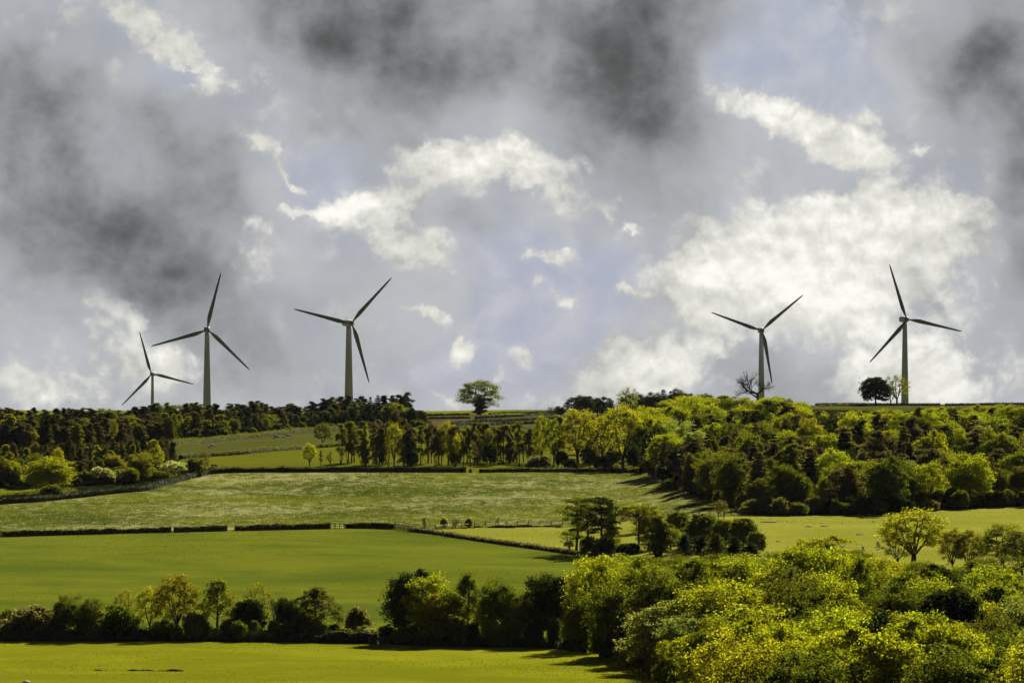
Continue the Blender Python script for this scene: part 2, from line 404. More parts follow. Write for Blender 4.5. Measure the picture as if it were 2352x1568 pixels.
        for i in range(20):
            ph = i*2.39996; rd = Rr*1.05*math.sqrt((i+.5)/20); c = np.array([math.cos(ph)*rd, math.sin(ph)*rd, H*(.93 - .15*(rd/Rr)**2) + r.uniform(-.3, .1)])
            tube(T, curve(p[-1]-[0, 0, r.uniform(0, 1.6)], c, r, .08, 6), np.linspace(.1, .03, 6), 4, cap=False)
            lobe_leaves(c, r.uniform(.8, 1.25), 12, 22, .28, .42, twig=.02, spread=.35)
    elif kind == 'birch':                     # hanging curtains of small leaves
        H, Rr = 10.0, 3.0; p = trunk(H*.85, .2, .05, .03)
        for i in range(26):
            f = (i+.5)/26; z = H*(.38 + .58*f); ph = i*2.39996; rd = Rr*(1.0 - .85*f**1.7)*r.uniform(.35, .85)
            c = np.array([math.cos(ph)*rd, math.sin(ph)*rd, z])
            tube(T, curve(on(p, min(z-1.0, H*.8)), c, r, .08, 5), np.linspace(.07, .02, 5), 3, cap=False)
            lobe_leaves(c, r.uniform(.5, .85), 9, 22, .25, .8, spread=.4, hang=.75)
    elif kind == 'bush':
        H, Rr = 3.0, 2.2; n = 20
        for i in range(n):
            f = (i+.5)/n; ph = i*2.39996; el = math.asin(f); k = r.uniform(.6, .85)
            c = np.array([math.cos(ph)*math.cos(el)*Rr*k, math.sin(ph)*math.cos(el)*Rr*k, .45 + math.sin(el)*(H-.8)*k])
            tube(T, curve((0, 0, -.2), c, r, .1, 4), [.06, .04, .03, .015], 4, cap=False)
            lobe_leaves(c, r.uniform(.45, .8), 10, 20, .27, .9)
        lobe_leaves((0, 0, 1.0), Rr*.6, 22, 12, .4, .8, shell=.1)
    elif kind == 'blossom':
        H, Rr = 4.0, 2.6; mat = BLOSSOM; n = 22; trunk(1.6, .16, .1)
        for i in range(n):
            f = (i+.5)/n; ph = i*2.39996; el = math.asin(-.25+1.25*f); k = r.uniform(.6, .85)
            c = np.array([math.cos(ph)*math.cos(el)*Rr*k, math.sin(ph)*math.cos(el)*Rr*k, 1.9 + math.sin(el)*1.8*k])
            tube(T, curve((0, 0, .9), c, r, .1, 4), [.06, .04, .03, .015], 4, cap=False)
            lobe_leaves(c, r.uniform(.45, .75), 11, 20, .22, .8)
    elif kind == 'bare':                      # leafless, fine twigs
        def grow(p0, d, ln, rad, lev):
            n = 5; pts = [np.array(p0, float)]; dd = d/np.linalg.norm(d)
            for i in range(n-1):
                dd = dd + r.normal(size=3)*.16 + [0, 0, .05]; dd /= np.linalg.norm(dd); pts.append(pts[-1] + dd*ln/(n-1))
            pts = np.array(pts); tube(T, pts, np.linspace(rad, rad*.55, n), 5 if lev < 2 else 3, cap=False)
            if lev < 5:
                for i in range(4 if lev in (0, 1, 4) else 3):
                    b = pts[r.integers(2, n)] if i else pts[-1]
                    nd_ = dd + unit(1, r)[0]*(.75 if lev else .95); nd_[2] = nd_[2]*.75 + .12
                    grow(b, nd_, ln*r.uniform(.62, .82), rad*.55, lev+1)
        grow((0, 0, -.5), np.array([0, 0, 1.0]), 2.4, .3, 0)
        v = np.concatenate(T.v); H = float(v[:, 2].max()); Rr = float(np.percentile(np.abs(v[:, :2]), 98))
    tm = T.mesh(kind+'_trunk', [BARK], True)
    cm = L.mesh(kind+'_crown', [mat]) if L.v else None
    if L.v:
        v = np.concatenate(L.v); H = float(np.percentile(v[:, 2], 99.7)); Rr = float(np.percentile(np.hypot(v[:, 0], v[:, 1]), 97))
    return tm, cm, H, Rr
NV = dict(broad=6, dome=2, airy=4, wispy=2, slender=5, conifer=4, column=4, shaggy=5, pine=3, umbrella=1, birch=3, bush=3, blossom=2, bare=3)
PROTO = {k: [make_tree(k, 100*i + 7 + j*13) for j in range(n)] for i, (k, n) in enumerate(NV.items())}
NAME = dict(broad='broadleaf_tree', dome='evergreen_tree', airy='spring_tree', wispy='sparse_tree', slender='slender_tree', conifer='conifer_tree', column='upright_tree', shaggy='pine_tree',
            pine='pine_tree', umbrella='pine_tree', birch='birch_tree', bush='bush', blossom='blossom_bush', bare='bare_tree')
TINT = dict(lime=(.250, .268, .013), yellow=(.285, .285, .013), ochre=(.190, .172, .018), green=(.092, .112, .009), mid=(.160, .180, .014),
            olive=(.100, .108, .016), dark=(.020, .029, .007), brown=(.086, .072, .036), tan=(.14, .118, .05), bluegreen=(.030, .045, .018),
            pale=(.22, .25, .08), grey=(.15, .145, .08))
cnt = {}
def plant(kind, tint, x, y, h, hw, label, group=None, z=None, jit=.12):
    c = cnt.get(kind, 0); cnt[kind] = c+1
    tm, cm, H, Rr = PROTO[kind][c % len(PROTO[kind])]
    zz = gz(x, y) if z is None else z
    cat = 'bush' if kind in ('bush', 'blossom') else 'tree'
    e = empty(NAME[kind], (x, y, zz - .05), label, cat, group)
    e.scale = (hw/Rr, hw/Rr, h/H); e.rotation_euler = (0, 0, random.uniform(0, 6.28))
    part('stems' if kind == 'bush' else 'trunk', tm, e)
    if cm:
        o = part('crown' if cat == 'tree' else 'foliage', cm, e)
        t = np.array(TINT[tint]) * rng.uniform(1-jit, 1+jit) * rng.uniform(.94, 1.06, 3)
        o.color = (*[float(k) for k in t], 1)
    return e
random.seed(5)
def tree(kind, tint, col, rb, rt, hwpx, label, D=None, group=None):
    p = at(col, D) if D else hit(col, rb)
    y = p[1]
    if kind in ('broad', 'bush', 'birch', 'blossom', 'conifer'): hwpx *= 1.18
    if kind in ('airy', 'wispy'): hwpx *= 1.12
    if rb > 1440 and col < 880 and not D: rt -= (rb - rt)*.05; hwpx *= 1.06
    h = ((to_S(p[0], y, p[2])[1] if D else rb) - rt)/F*y
    return plant(kind, tint, p[0], y, max(h, .5), max(hwpx/F*y, .25), label, group, p[2], .05)

HR = 'trees and bushes of the lower hedgerow'
for t in [
 ('bush', 'olive', 10, 1463, 1403, 30, 'low dull bush at the left edge of the lower hedgerow'),
 ('bush', 'grey', 75, 1466, 1393, 48, 'grey brown rounded bush sloping up beside the dark twin trees'),
 ('bush', 'grey', 22, 1470, 1428, 22, 'small grey bush in front, at the far left of the lower hedgerow'),
 ('broad', 'olive', 148, 1468, 1373, 27, 'dark olive tree, left one of the dark twin trees in the lower hedgerow'),
 ('broad', 'olive', 200, 1468, 1373, 36, 'dark olive tree, right one of the dark twin trees in the lower hedgerow'),
 ('bush', 'green', 272, 1469, 1393, 38, 'rounded dark green bush with pale edge right of the dark twin trees'),
 ('wispy', 'ochre', 282, 1452, 1358, 26, 'thin ochre tree rising behind the rounded dark green bush'),
 ('airy', 'yellow', 344, 1452, 1352, 30, 'small bright yellow tree with a clear thin trunk'),
 ('airy', 'ochre', 404, 1467, 1326, 50, 'tall ochre tree, highest in the left part of the lower hedgerow'),
 ('bush', 'olive', 372, 1470, 1425, 26, 'olive bush under the left side of the tall ochre tree'),
 ('bush', 'tan', 450, 1470, 1410, 28, 'brown bush under the right side of the tall ochre tree'),
 ('birch', 'mid', 500, 1467, 1336, 40, 'airy green birch between the tall ochre tree and the dark spreading tree'),
 ('dome', 'dark', 572, 1469, 1382, 38, 'dark spreading tree low in front of a half bare tree'),
 ('wispy', 'ochre', 592, 1460, 1342, 34, 'half bare tree with thin ochre leaves above the dark spreading tree'),
 ('bare', 'ochre', 628, 1466, 1372, 26, 'leafless leaning tree left of the dark rounded pair'),
 ('broad', 'dark', 662, 1469, 1378, 28, 'dark tree with a bright rim, left of the dark drooping birch'),
 ('birch', 'olive', 726, 1469, 1353, 48, 'dark drooping birch with several tops in the lower hedgerow'),
 ('bush', 'olive', 700, 1472, 1410, 30, 'dark bush at the foot of the dark drooping birch'),
 ('bush', 'tan', 822, 1467, 1397, 26, 'grey brown bush alone right of the dark drooping birch'),
 ('bush', 'mid', 792, 1473, 1443, 20, 'low green bush in front of the lone grey brown bush'),
 ('blossom', 'pale', 849, 1475, 1443, 18, 'small whitish shrub beside the fence before the wide hedgerow gap'),
 ('broad', 'dark', 930, 1476, 1309, 50, 'very dark tall tree at the left end of the right hedgerow clump'),
 ('airy', 'yellow', 985, 1479, 1318, 56, 'bright yellow leaved tree beside the very dark tall tree'),
 ('broad', 'ochre', 1000, 1483, 1365, 46, 'lower yellowish tree in front of the bright yellow leaved tree'),
 ('birch', 'green', 1072, 1477, 1315, 38, 'dark green birch with a pointed top between two yellowish trees'),
 ('airy', 'ochre', 1115, 1479, 1372, 26, 'narrow ochre tree right of the pointed green birch'),
 ('broad', 'green', 1158, 1478, 1330, 47, 'rounded green tree with pale top left of the dark round tree'),
 ('broad', 'mid', 1035, 1481, 1352, 38, 'mid green tree between the yellowish tree and the pointed green birch'),
 ('broad', 'olive', 1205, 1482, 1362, 34, 'lower olive tree touching the dark round tree on its left'),
 ('broad', 'dark', 1262, 1481, 1321, 52, 'dark round tree standing alone left of the big wood'),
 ('airy', 'ochre', 1302, 1482, 1392, 24, 'small yellow tree in the gap beside the dark round tree'),
 ('airy', 'yellow', 1368, 1490, 1276, 66, 'big yellow tree with dark limbs at the left end of the lower wood'),
 ('broad', 'mid', 1330, 1494, 1385, 42, 'green tree at the foot of the big yellow tree with dark limbs'),
 ('broad', 'mid', 1476, 1500, 1284, 72, 'large green tree right of the big yellow tree with dark limbs'),
 ('broad', 'yellow', 1625, 1545, 1336, 104, 'largest spreading yellow green tree at the front of the lower wood'),
 ('birch', 'green', 1560, 1548, 1420, 40, 'dim green birch under the left side of the largest spreading tree'),
 ('broad', 'lime', 1780, 1640, 1437, 84, 'large lime tree at the bottom edge right of the largest spreading tree'),
 ('airy', 'yellow', 2098, 1294, 1168, 74, 'lone yellow ash-like tree with fanned limbs at the wood top edge'),
 ('wispy', 'ochre', 2062, 1298, 1235, 36, 'low leaning open tree left of the lone fanned tree'),
 ('airy', 'ochre', 2188, 1314, 1212, 32, 'left of two slim ochre trees standing together by a sheep'),
 ('airy', 'ochre', 2222, 1315, 1216, 34, 'right of two slim ochre trees standing together by a sheep'),
 ('airy', 'mid', 2303, 1312, 1202, 56, 'open green tree near the right edge at the wood top'),
 ('airy', 'olive', 2347, 1322, 1218, 46, 'open olive tree cut by the right edge of the view'),
 ('broad', 'olive', 2270, 1400, 1278, 66, 'rounded olive tree below the open green tree at right'),
 ('broad', 'pale', 2200, 1430, 1335, 45, 'pale green tree left below the rounded olive tree at right'),
 ('broad', 'lime', 1880, 1335, 1230, 58, 'lime topped tree rising highest at the wood edge under the field'),
 ('airy', 'yellow', 1850, 1330, 1238, 40, 'yellow open tree beside the highest lime topped tree'),
]: tree(*t, group=HR if t[2] < 1310 else 'trees of the lower wood')
CG = 'trees of the clump in the middle of the fields'
for t in [
 ('pine', 'green', 1324, 1270, 1142, 46, 'leftmost tall pine of the clump beside the small blossom bush'),
 ('pine', 'olive', 1350, 1274, 1156, 36, 'brown tinged pine between the leftmost and the darkest pine'),
 ('pine', 'dark', 1382, 1277, 1142, 42, 'darkest tall pine with thick trunk and low boughs'),
 ('column', 'mid', 1402, 1268, 1146, 20, 'upright green tree behind the right side of the darkest pine'),
 ('wispy', 'mid', 1308, 1264, 1212, 22, 'thin green tree under the leftmost tall pine'),
 ('bush', 'dark', 1386, 1278, 1236, 24, 'dark bush around the foot of the darkest tall pine'),
 ('bush', 'olive', 1350, 1275, 1230, 16, 'small olive bush between the stems of the tall pines'),
 ('umbrella', 'mid', 1466, 1270, 1158, 58, 'flat topped pine with a long bare trunk standing right of the gap'),
 ('bush', 'dark', 1438, 1274, 1247, 30, 'low dark bush left of the flat topped pine trunk'),
 ('broad', 'mid', 1490, 1262, 1172, 34, 'yellow green tree behind the flat topped pine'),
 ('shaggy', 'olive', 1512, 1277, 1186, 44, 'broad dark conifer right of the flat topped pine'),
 ('broad', 'mid', 1540, 1262, 1208, 30, 'small green tree between the dark conifer and the domed evergreens'),
 ('dome', 'green', 1557, 1240, 1176, 30, 'domed evergreen standing farthest back, leftmost of the domed four'),
 ('dome', 'green', 1614, 1262, 1180, 41, 'tallest domed evergreen with a bright rim, second of the domed four'),
 ('dome', 'green', 1666, 1264, 1194, 32, 'third of the domed four evergreens from the left'),
 ('dome', 'green', 1708, 1268, 1190, 34, 'rightmost of the domed four evergreens'),
 ('dome', 'green', 1738, 1276, 1222, 22, 'low rounded tree sloping down right of the domed four evergreens'),
 ('broad', 'mid', 1586, 1262, 1208, 24, 'lighter green tree squeezed between two domed evergreens'),
 ('shaggy', 'bluegreen', 1572, 1279, 1228, 28, 'blue green ragged tree, leftmost of the low front row'),
 ('shaggy', 'dark', 1612, 1280, 1230, 28, 'dark ragged tree, second from left of the low front row'),
 ('conifer', 'olive', 1646, 1281, 1226, 24, 'olive ragged tree, third of the low front row'),
 ('conifer', 'bluegreen', 1686, 1282, 1232, 24, 'blue green conifer, fourth of the low front row'),
 ('shaggy', 'bluegreen', 1722, 1282, 1246, 26, 'blue green ragged tree at the right end of the low front row'),
 ('blossom', 'grey', 1462, 1222, 1158, 32, 'white blossoming thorn tree behind the flat topped pine'),
 ('blossom', 'dark', 1307, 1264, 1240, 11, 'small dark bush with white blossom beside the leftmost pine'),
 ('wispy', 'tan', 1650, 1192, 1146, 11, 'small leaning tree at the fence, left stem of the pair'),
 ('wispy', 'tan', 1663, 1191, 1149, 10, 'small leaning tree at the fence, right stem of the pair'),
 ('bush', 'tan', 1729, 1178, 1146, 21, 'brown bush at the corner of the hillside wood'),
 ('bush', 'mid', 1711, 1180, 1162, 12, 'small yellow green bush beside the brown bush at the wood corner'),
 ('bare', 'tan', 1553, 1184, 1167, 12, 'small dead bush on the meadow above the domed evergreens'),
 ('slender', 'tan', 974, 1213, 1189, 6, 'tiny stunted tree on the meadow fence right of the hedge end'),
 ('bush', 'yellow', 1020, 1211, 1188, 9, 'small yellow bush on the meadow fence left of the dead stump'),
 ('bare', 'tan', 1048, 1213, 1186, 11, 'dead branching stump on the meadow fence between two small bushes'),
 ('bush', 'mid', 1076, 1211, 1189, 9, 'small green bush on the meadow fence right of the dead stump'),
 ('bare', 'tan', 1146, 1209, 1186, 6, 'thin dead sapling on the brown bank of the meadow'),
 ('bush', 'grey', 2033, 1233, 1222, 7, 'tiny pale thorn bush in the field left of the fanned tree'),
]: tree(*t, group=CG if 1300 < t[2] < 1735 and t[3] > 1236 else None)
SK = 'trees standing on the skyline'
tree('airy', 'mid', 1099, 948, 873, 47, 'lone rounded tree on the bare skyline between the two pairs of turbines', 2250)
tree('column', 'green', 1102, 950, 908, 18, 'ivy green upright growth around the trunk of the lone skyline tree', 2245)
tree('dome', 'dark', 2011, 936, 866, 35, 'dense dark round tree on the skyline left of the rightmost turbine', 1748)
tree('wispy', 'ochre', 2060, 932, 861, 29, 'airy yellow tree on the skyline in front of the rightmost turbine', 1752)
tree('bare', 'tan', 1740, 935, 850, 52, 'leafless tree with fine twigs in front of the second turbine from right', 1735)
tree('bare', 'tan', 2044, 932, 873, 12, 'thin leafless sapling between the dark round tree and the airy yellow tree', 1765)
for i, (c, t, w, k, tn, ds) in enumerate([
 (1266, 934, 10, 'wispy', 'dark', 'tiny tree at the left end of the dark skyline copse'),
 (1288, 932, 14, 'broad', 'dark', 'low tree second from left in the dark skyline copse'),
 (1318, 912, 22, 'airy', 'dark', 'open dark tree at the left shoulder of the skyline copse'),
 (1344, 908, 22, 'broad', 'dark', 'dark rounded tree in the left half of the skyline copse'),
 (1372, 911, 20, 'broad', 'dark', 'dark tree below the level part of the skyline copse'),
 (1400, 914, 18, 'conifer', 'dark', 'narrow dark conifer in the skyline copse left of its pale tree'),
 (1441, 889, 24, 'wispy', 'pale', 'pale airy tree poking above the dark skyline copse'),
 (1440, 906, 22, 'broad', 'dark', 'dark tree right below the pale airy tree of the skyline copse'),
 (1470, 902, 22, 'broad', 'dark', 'dark broad tree right of the pale airy tree of the skyline copse'),
 (1497, 901, 22, 'broad', 'dark', 'dark broad tree in the right half of the skyline copse'),
 (1524, 895, 18, 'conifer', 'dark', 'tallest dark conifer in the right half of the skyline copse'),
 (1548, 893, 20, 'broad', 'dark', 'tallest broad tree of the dark skyline copse'),
 (1578, 902, 22, 'broad', 'dark', 'dark tree at the right end of the skyline copse')]):
    tree(k, tn, c, 950, t, w, ds, 2120 + (i % 3)*22, 'trees of the dark skyline copse')

# thin line of drawn-up trees behind the upper hedge
ML = 'drawn up trees in the line behind the upper hedge'
for t in [
 ('airy', 'yellow', 711, 1071, 1017, 15, 'small yellow tree alone at the left start of the tree line'),
 ('slender', 'tan', 737, 1071, 1034, 6, 'thin twisted stem right of the small yellow tree'),
 ('airy', 'olive', 742, 1024, 971, 20, 'round olive tree on the upper field hedge by the sheep'),
 ('bare', 'tan', 760, 1071, 1034, 10, 'leafless shrub before the first brown tree of the line'),
]: tree(*t)
r0 = random.Random(3)
rows = []
x = 783
while x < 1500:
    near = x > 1230
    rt = r0.uniform(966, 990) - (14 if near else 0)
    tn = r0.choice(['brown', 'brown', 'tan', 'olive', 'olive', 'mid'] if not near else ['tan', 'mid', 'olive', 'yellow'])
    kd = r0.choice(['slender', 'slender', 'slender', 'slender', 'shaggy', 'airy'] if not near else ['slender', 'slender', 'airy'])
    w = r0.uniform(11, 18) * (1.2 if kd == 'airy' else 1)
    if kd == 'conifer': w *= .85
    rows.append((kd, tn, x, r0.uniform(1060, 1073), rt, w)); x += r0.uniform(5, 9.5)
    if r0.random() < .10: x += 9
rows += [('airy', 'yellow', 905, 1072, 972, 22), ('airy', 'lime', 1030, 1070, 968, 27), ('airy', 'yellow', 1046, 1072, 1000, 20), ('dome', 'dark', 1125, 1071, 1020, 18), ('dome', 'dark', 948, 1072, 1038, 14),
         ('airy', 'yellow', 1327, 1073, 940, 46), ('airy', 'yellow', 1432, 1074, 931, 54), ('airy', 'mid', 1272, 1070, 962, 26), ('airy', 'yellow', 1385, 1060, 955, 30), ('airy', 'lime', 1478, 1064, 945, 34), ('dome', 'dark', 1045, 1071, 1030, 14),
         ('broad', 'dark', 1355, 1076, 1022, 22), ('broad', 'olive', 1405, 1076, 1030, 24), ('broad', 'dark', 1455, 1078, 1020, 24), ('broad', 'olive', 1498, 1078, 1015, 28), ('dome', 'dark', 1290, 1074, 1036, 16)]
rows.sort(key=lambda t: t[2])
PH = []; PEND = []       # trees whose label is written from their neighbourhood
def auto(kind, tint, x, y, h, hw, zone, group, z=None):
    PEND.append((kind, tint, x, y, h, hw, zone, group, z))
def mzone(c):
    for lim, s in ((840, 'at the left start of the line'), (900, 'left of the first yellow crown of the line'), (1010, 'left of the bright lime crown of the line'), (1110, 'right of the bright lime crown of the line'),
                   (1230, 'in the brown middle of the line'), (1300, 'left of the two wide crowns of the line'), (1385, 'around the left wide crown'), (1500, 'around the right wide crown')):
        if c < lim: return s
    return 'at the right end of the line'
for (k, tn, c, rb, rt, w) in rows:
    p = hit(c, rb); auto(k, tn, p[0], p[1], (rb-rt)/F*p[1], w/F*p[1], mzone(c), ML)
for c, t, w, ds in ((1237, 1046, 28, 'dusky rounded bush over the gap in the upper hedge, leftmost of three'), (1312, 1053, 15, 'small dark rounded bush, middle of three on the upper hedge'), (1385, 1047, 18, 'dusky bush at the wood end of the upper hedge, rightmost of three')):
    tree('bush', 'grey' if w > 20 else 'dark', c, 1081, t, w, ds)

# ------------------------------------------------------------------ woods
def scatter(poly, dx, dy, r, ymin, ymax, tries=30000):
    """points on the ground inside a region, no two closer than dx across or dy in depth"""
    P = []; cell = {}
    for _ in range(tries):
        y = r.uniform(ymin, ymax); xw = 0.105*y; x = r.uniform(-xw, xw)
        kx, ky = int(x//dx), int(y//dy)
        ok = True
        for i in (-1, 0, 1):
            for j in (-1, 0, 1):
                for (a_, b_) in cell.get((kx+i, ky+j), ()):
                    if ((a_-x)/dx)**2 + ((b_-y)/dy)**2 < 1: ok = False
        if not ok: continue
        c, rr = to_S(x, y, gz(x, y))
        if not inpoly(np.array([c]), np.array([rr]), poly)[0]: continue
        P.append((x, y, c, rr)); cell.setdefault((kx, ky), []).append((x, y))
    P.sort(key=lambda t: -t[1]); return P
def pick(r, w):
    t = r.random()*sum(k[2] for k in w)
    for k in w:
        t -= k[2]
        if t <= 0: return k[0], k[1]
    return w[-1][:2]
def lin(tab, c):
    return float(np.interp(c, [t[0] for t in tab], [t[1] for t in tab]))
rs_ = random.Random(21)
# lower wood
LW = [(1352, 1480), (1372, 1340), (1500, 1330), (1800, 1330), (1850, 1318), (1960, 1330), (2050, 1335), (2140, 1338), (2260, 1345), (2300, 1420), (2330, 1480), (2460, 1500), (2460, 1760), (1730, 1760), (1650, 1660), (1560, 1575), (1440, 1520)]
LT = [(1340, 1284), (1400, 1278), (1500, 1276), (1600, 1278), (1650, 1268), (1720, 1282), (1790, 1268), (1830, 1262), (1900, 1248), (1960, 1276), (2040, 1282), (2100, 1290), (2200, 1300), (2352, 1306), (2460, 1312)]
LWG = 'trees of the lower wood'
def lzone(c, r_):
    a_ = ', left end' if c < 1500 else ', left part' if c < 1600 else ', left of middle' if c < 1700 else ', below domed evergreens' if c < 1800 else ', middle' if c < 1920 else ', right of middle' if c < 2040 else ', below the fanned tree' if c < 2150 else ', right part' if c < 2260 else ', right edge'
    b_ = 'top edge' if r_ < 1310 else 'upper part' if r_ < 1355 else 'upper middle' if r_ < 1400 else 'centre' if r_ < 1450 else 'lower part' if r_ < 1510 else 'bottom edge'
    return a_ + ' of lower wood, ' + b_
for (x, y, c, rr) in scatter(LW, 6.6, 12.5, rs_, 545, 1010):
    ktop = lin(LT, c)
    k, tn = pick(rs_, [('broad', 'lime', 13), ('broad', 'mid', 16), ('broad', 'green', 28), ('broad', 'olive', 14), ('broad', 'dark', 5), ('broad', 'yellow', 9), ('broad', 'pale', 5), ('airy', 'yellow', 9), ('airy', 'lime', 6), ('birch', 'green', 9), ('birch', 'mid', 5), ('dome', 'dark', 3), ('blossom', 'pale', 2)])
    h = rs_.choice([rs_.uniform(5.5, 8.5), rs_.uniform(9, 12.5)])
    if k == 'birch': h *= 1.08
    if k == 'blossom': h = rs_.uniform(5, 6.5)
    if rr < 1450 and k in ('broad', 'airy'): h = rs_.uniform(9.5, 12)
    h = min(h, (rr - ktop - rs_.uniform(-4, 12))/F*y)
    if h < 3.6: continue
    w = rs_.uniform(3.5, 5.6)*min(1.15, h/9)
    if k == 'birch': w *= .62
    if rr - h*F/y > 1590: continue
    auto(k, tn, x, y, h, w, lzone(c, rr - h*F/y), LWG)
# hillside wood
HW = [(1508, 1083), (1522, 1112), (1600, 1138), (1692, 1166), (1800, 1178), (2000, 1178), (2150, 1168), (2352, 1152), (2470, 1150), (2470, 930), (2180, 936), (1950, 945), (1800, 937), (1700, 936), (1560, 945), (1480, 962), (1350, 990), (1330, 1030), (1400, 1060), (1490, 1072)]
HT = [(1330, 968), (1380, 950), (1450, 938), (1530, 922), (1580, 910), (1610, 902), (1650, 906), (1700, 909), (1730, 915), (1790, 908), (1830, 920), (1880, 942), (1940, 944), (2000, 938), (2080, 936), (2150, 933), (2200, 931), (2280, 928), (2352, 926), (2470, 925)]
HWG = 'trees of the hillside wood'
def hzone(c, r_):
    a_ = ', left end' if c < 1560 else ', left part' if c < 1640 else ', left of bare tree' if c < 1710 else ', under bare tree' if c < 1780 else ', right of bare tree' if c < 1860 else ', middle' if c < 1940 else ', under dark skyline tree' if c < 2030 else ', under rightmost turbine' if c < 2120 else ', right part' if c < 2220 else ', right edge'
    b_ = 'top edge' if r_ < 940 else 'upper slope' if r_ < 970 else 'upper middle' if r_ < 1000 else 'middle' if r_ < 1035 else 'lower middle' if r_ < 1070 else 'foot'
    return a_ + ' of hillside wood, ' + b_
def patch(x, y, s, o): return math.sin(x/s + o) + math.sin(y/(s*1.9) + o*2.1) + .7*math.sin((x+y)/(s*1.3) + o*.7)
for (x, y, c, rr) in scatter(HW, 5.4, 15, rs_, 1120, 1850):
    h = rs_.uniform(7.5, 11.5); w = None
    topr = rr - h*F/y
    lim = lin(HT, c) + rs_.uniform(0, 12)
    if topr < lim: h = (rr - lim)/F*y; topr = lim
    if h < 2.2: continue
    br = math.exp(-((topr - 1022)/58)**2) * (1 if c > 1540 else .4)
    n_ = patch(x, y, 13, 1.0)
    wb = 6 + 170*br*(1 if n_ > -.5 else .10)
    lime = 34*(1 - .7*br) * (2.2 if topr < 960 else 1)
    dk = 1.6 if topr > 1060 else 1
    k, tn = pick(rs_, [('conifer', 'brown', wb*.4), ('shaggy', 'brown', wb*.9), ('shaggy', 'tan', wb*.14), ('broad', 'lime', lime), ('broad', 'mid', 12), ('broad', 'green', 18*dk), ('conifer', 'dark', 12), ('broad', 'dark', 9*dk), ('shaggy', 'olive', 14), ('airy', 'lime', 7), ('birch', 'green', 5*dk), ('broad', 'pale', 3), ('broad', 'olive', 5*dk)])
    w = rs_.uniform(3.2, 5.0)*min(1.1, h/8.5)
    if k == 'conifer': w *= .66
    if k in ('birch', 'column'): w *= .65
    if k == 'shaggy': w *= .8
    auto(k, tn, x, y, h, max(w, 1.4), hzone(c, topr), HWG)
for (c, rb, rt, w, k, tn) in [(1930, 1168, 1062, 32, 'broad', 'mid'), (1745, 1172, 1095, 36, 'broad', 'olive'), (1795, 1174, 1068, 30, 'broad', 'green'), (1838, 1175, 1086, 28, 'broad', 'green'), (1890, 1172, 1098, 24, 'birch', 'mid'), (1700, 1160, 1092, 26, 'broad', 'grey'), (1990, 1172, 1100, 26, 'broad', 'green'),
       (2060, 1168, 1085, 26, 'broad', 'mid'), (2100, 1166, 1088, 28, 'broad', 'green'), (2180, 1160, 1092, 28, 'broad', 'green'), (2230, 1158, 1075, 30, 'broad', 'dark'), (2290, 1155, 1080, 30, 'broad', 'olive'), (2340, 1150, 1070, 34, 'broad', 'olive'), (1650, 1140, 1050, 30, 'broad', 'olive'), (1600, 1128, 1040, 30, 'broad', 'olive'), (1560, 1112, 1020, 30, 'broad', 'dark'), (2140, 1110, 990, 44, 'broad', 'lime'), (2170, 1130, 1040, 34, 'broad', 'lime'), (1725, 1105, 990, 34, 'broad', 'mid'), (1530, 1090, 990, 26, 'broad', 'green')]:
    p = hit(c, rb); auto(k, tn, p[0], p[1], (rb-rt)/F*p[1], w/F*p[1], hzone(c, rt), HWG)

# left woods, tier by tier from the back
def tier(c0, c1, step, base, top, kinds, wid, zone, group, r, jr=8, Dj=12):
    c = c0
    while c < c1:
        rb = lin(base, c); p = hit(c, rb); y = p[1] + r.uniform(-Dj, Dj); x = (c-1176)/F*y; z = gz(x, y)
        rt = lin(top, c) + r.uniform(-.35, 1)*jr; h = (to_S(x, y, z)[1] - rt)/F*y
        k, tn = pick(r, kinds); w = r.uniform(*wid)/F*y
        if k in ('conifer', 'birch'): w *= .8
        if h > 1.0: auto(k, tn, x, y, h, w, zone(c), group)
        c += step*r.uniform(.6, 1.4)
UW = 'trees of the long upper wood'; NW = 'trees of the near left wood'
def uz(s):
    return lambda c: s + ' of upper wood, ' + ('far left' if c < 90 else 'near the left' if c < 180 else 'left of smallest turbine' if c < 290 else 'under smallest turbine' if c < 400
        else 'under second turbine' if c < 530 else 'right of second turbine' if c < 640 else 'left of third turbine' if c < 740 else 'under third turbine' if c < 850 else 'right end')
ru = random.Random(8)
mixU = [('conifer', 'brown', 8), ('shaggy', 'brown', 30), ('column', 'brown', 30), ('column', 'olive', 14), ('conifer', 'dark', 5), ('column', 'dark', 22), ('column', 'mid', 8), ('column', 'green', 6), ('airy', 'mid', 8), ('airy', 'lime', 4)]
mixD = [('conifer', 'dark', 5), ('column', 'dark', 50), ('shaggy', 'dark', 20), ('column', 'olive', 10), ('shaggy', 'brown', 8), ('airy', 'olive', 6)]
tier(-30, 480, 13, [(-30, 992), (480, 972)], [(-30, 938), (100, 937), (300, 940), (345, 925), (390, 924), (480, 926)], mixU, (16, 25), uz(', back row'), UW, ru, 8)
tier(480, 800, 13, [(480, 975), (800, 966)], [(480, 926), (540, 924), (600, 918), (640, 932), (700, 925), (760, 913), (800, 912)], mixU[:5] + mixD, (16, 25), uz(', back row'), UW, ru, 8)
tier(800, 945, 15, [(800, 968), (970, 966)], [(800, 910), (860, 908), (900, 904), (935, 900), (950, 912), (965, 935)], mixD, (16, 23), uz(', back row'), UW, ru, 6)
tier(-30, 400, 14, [(-30, 1012), (400, 995)], [(-30, 948), (150, 953), (400, 943)], mixU + [('column', 'lime', 8)], (17, 26), uz(', middle row'), UW, ru, 14)
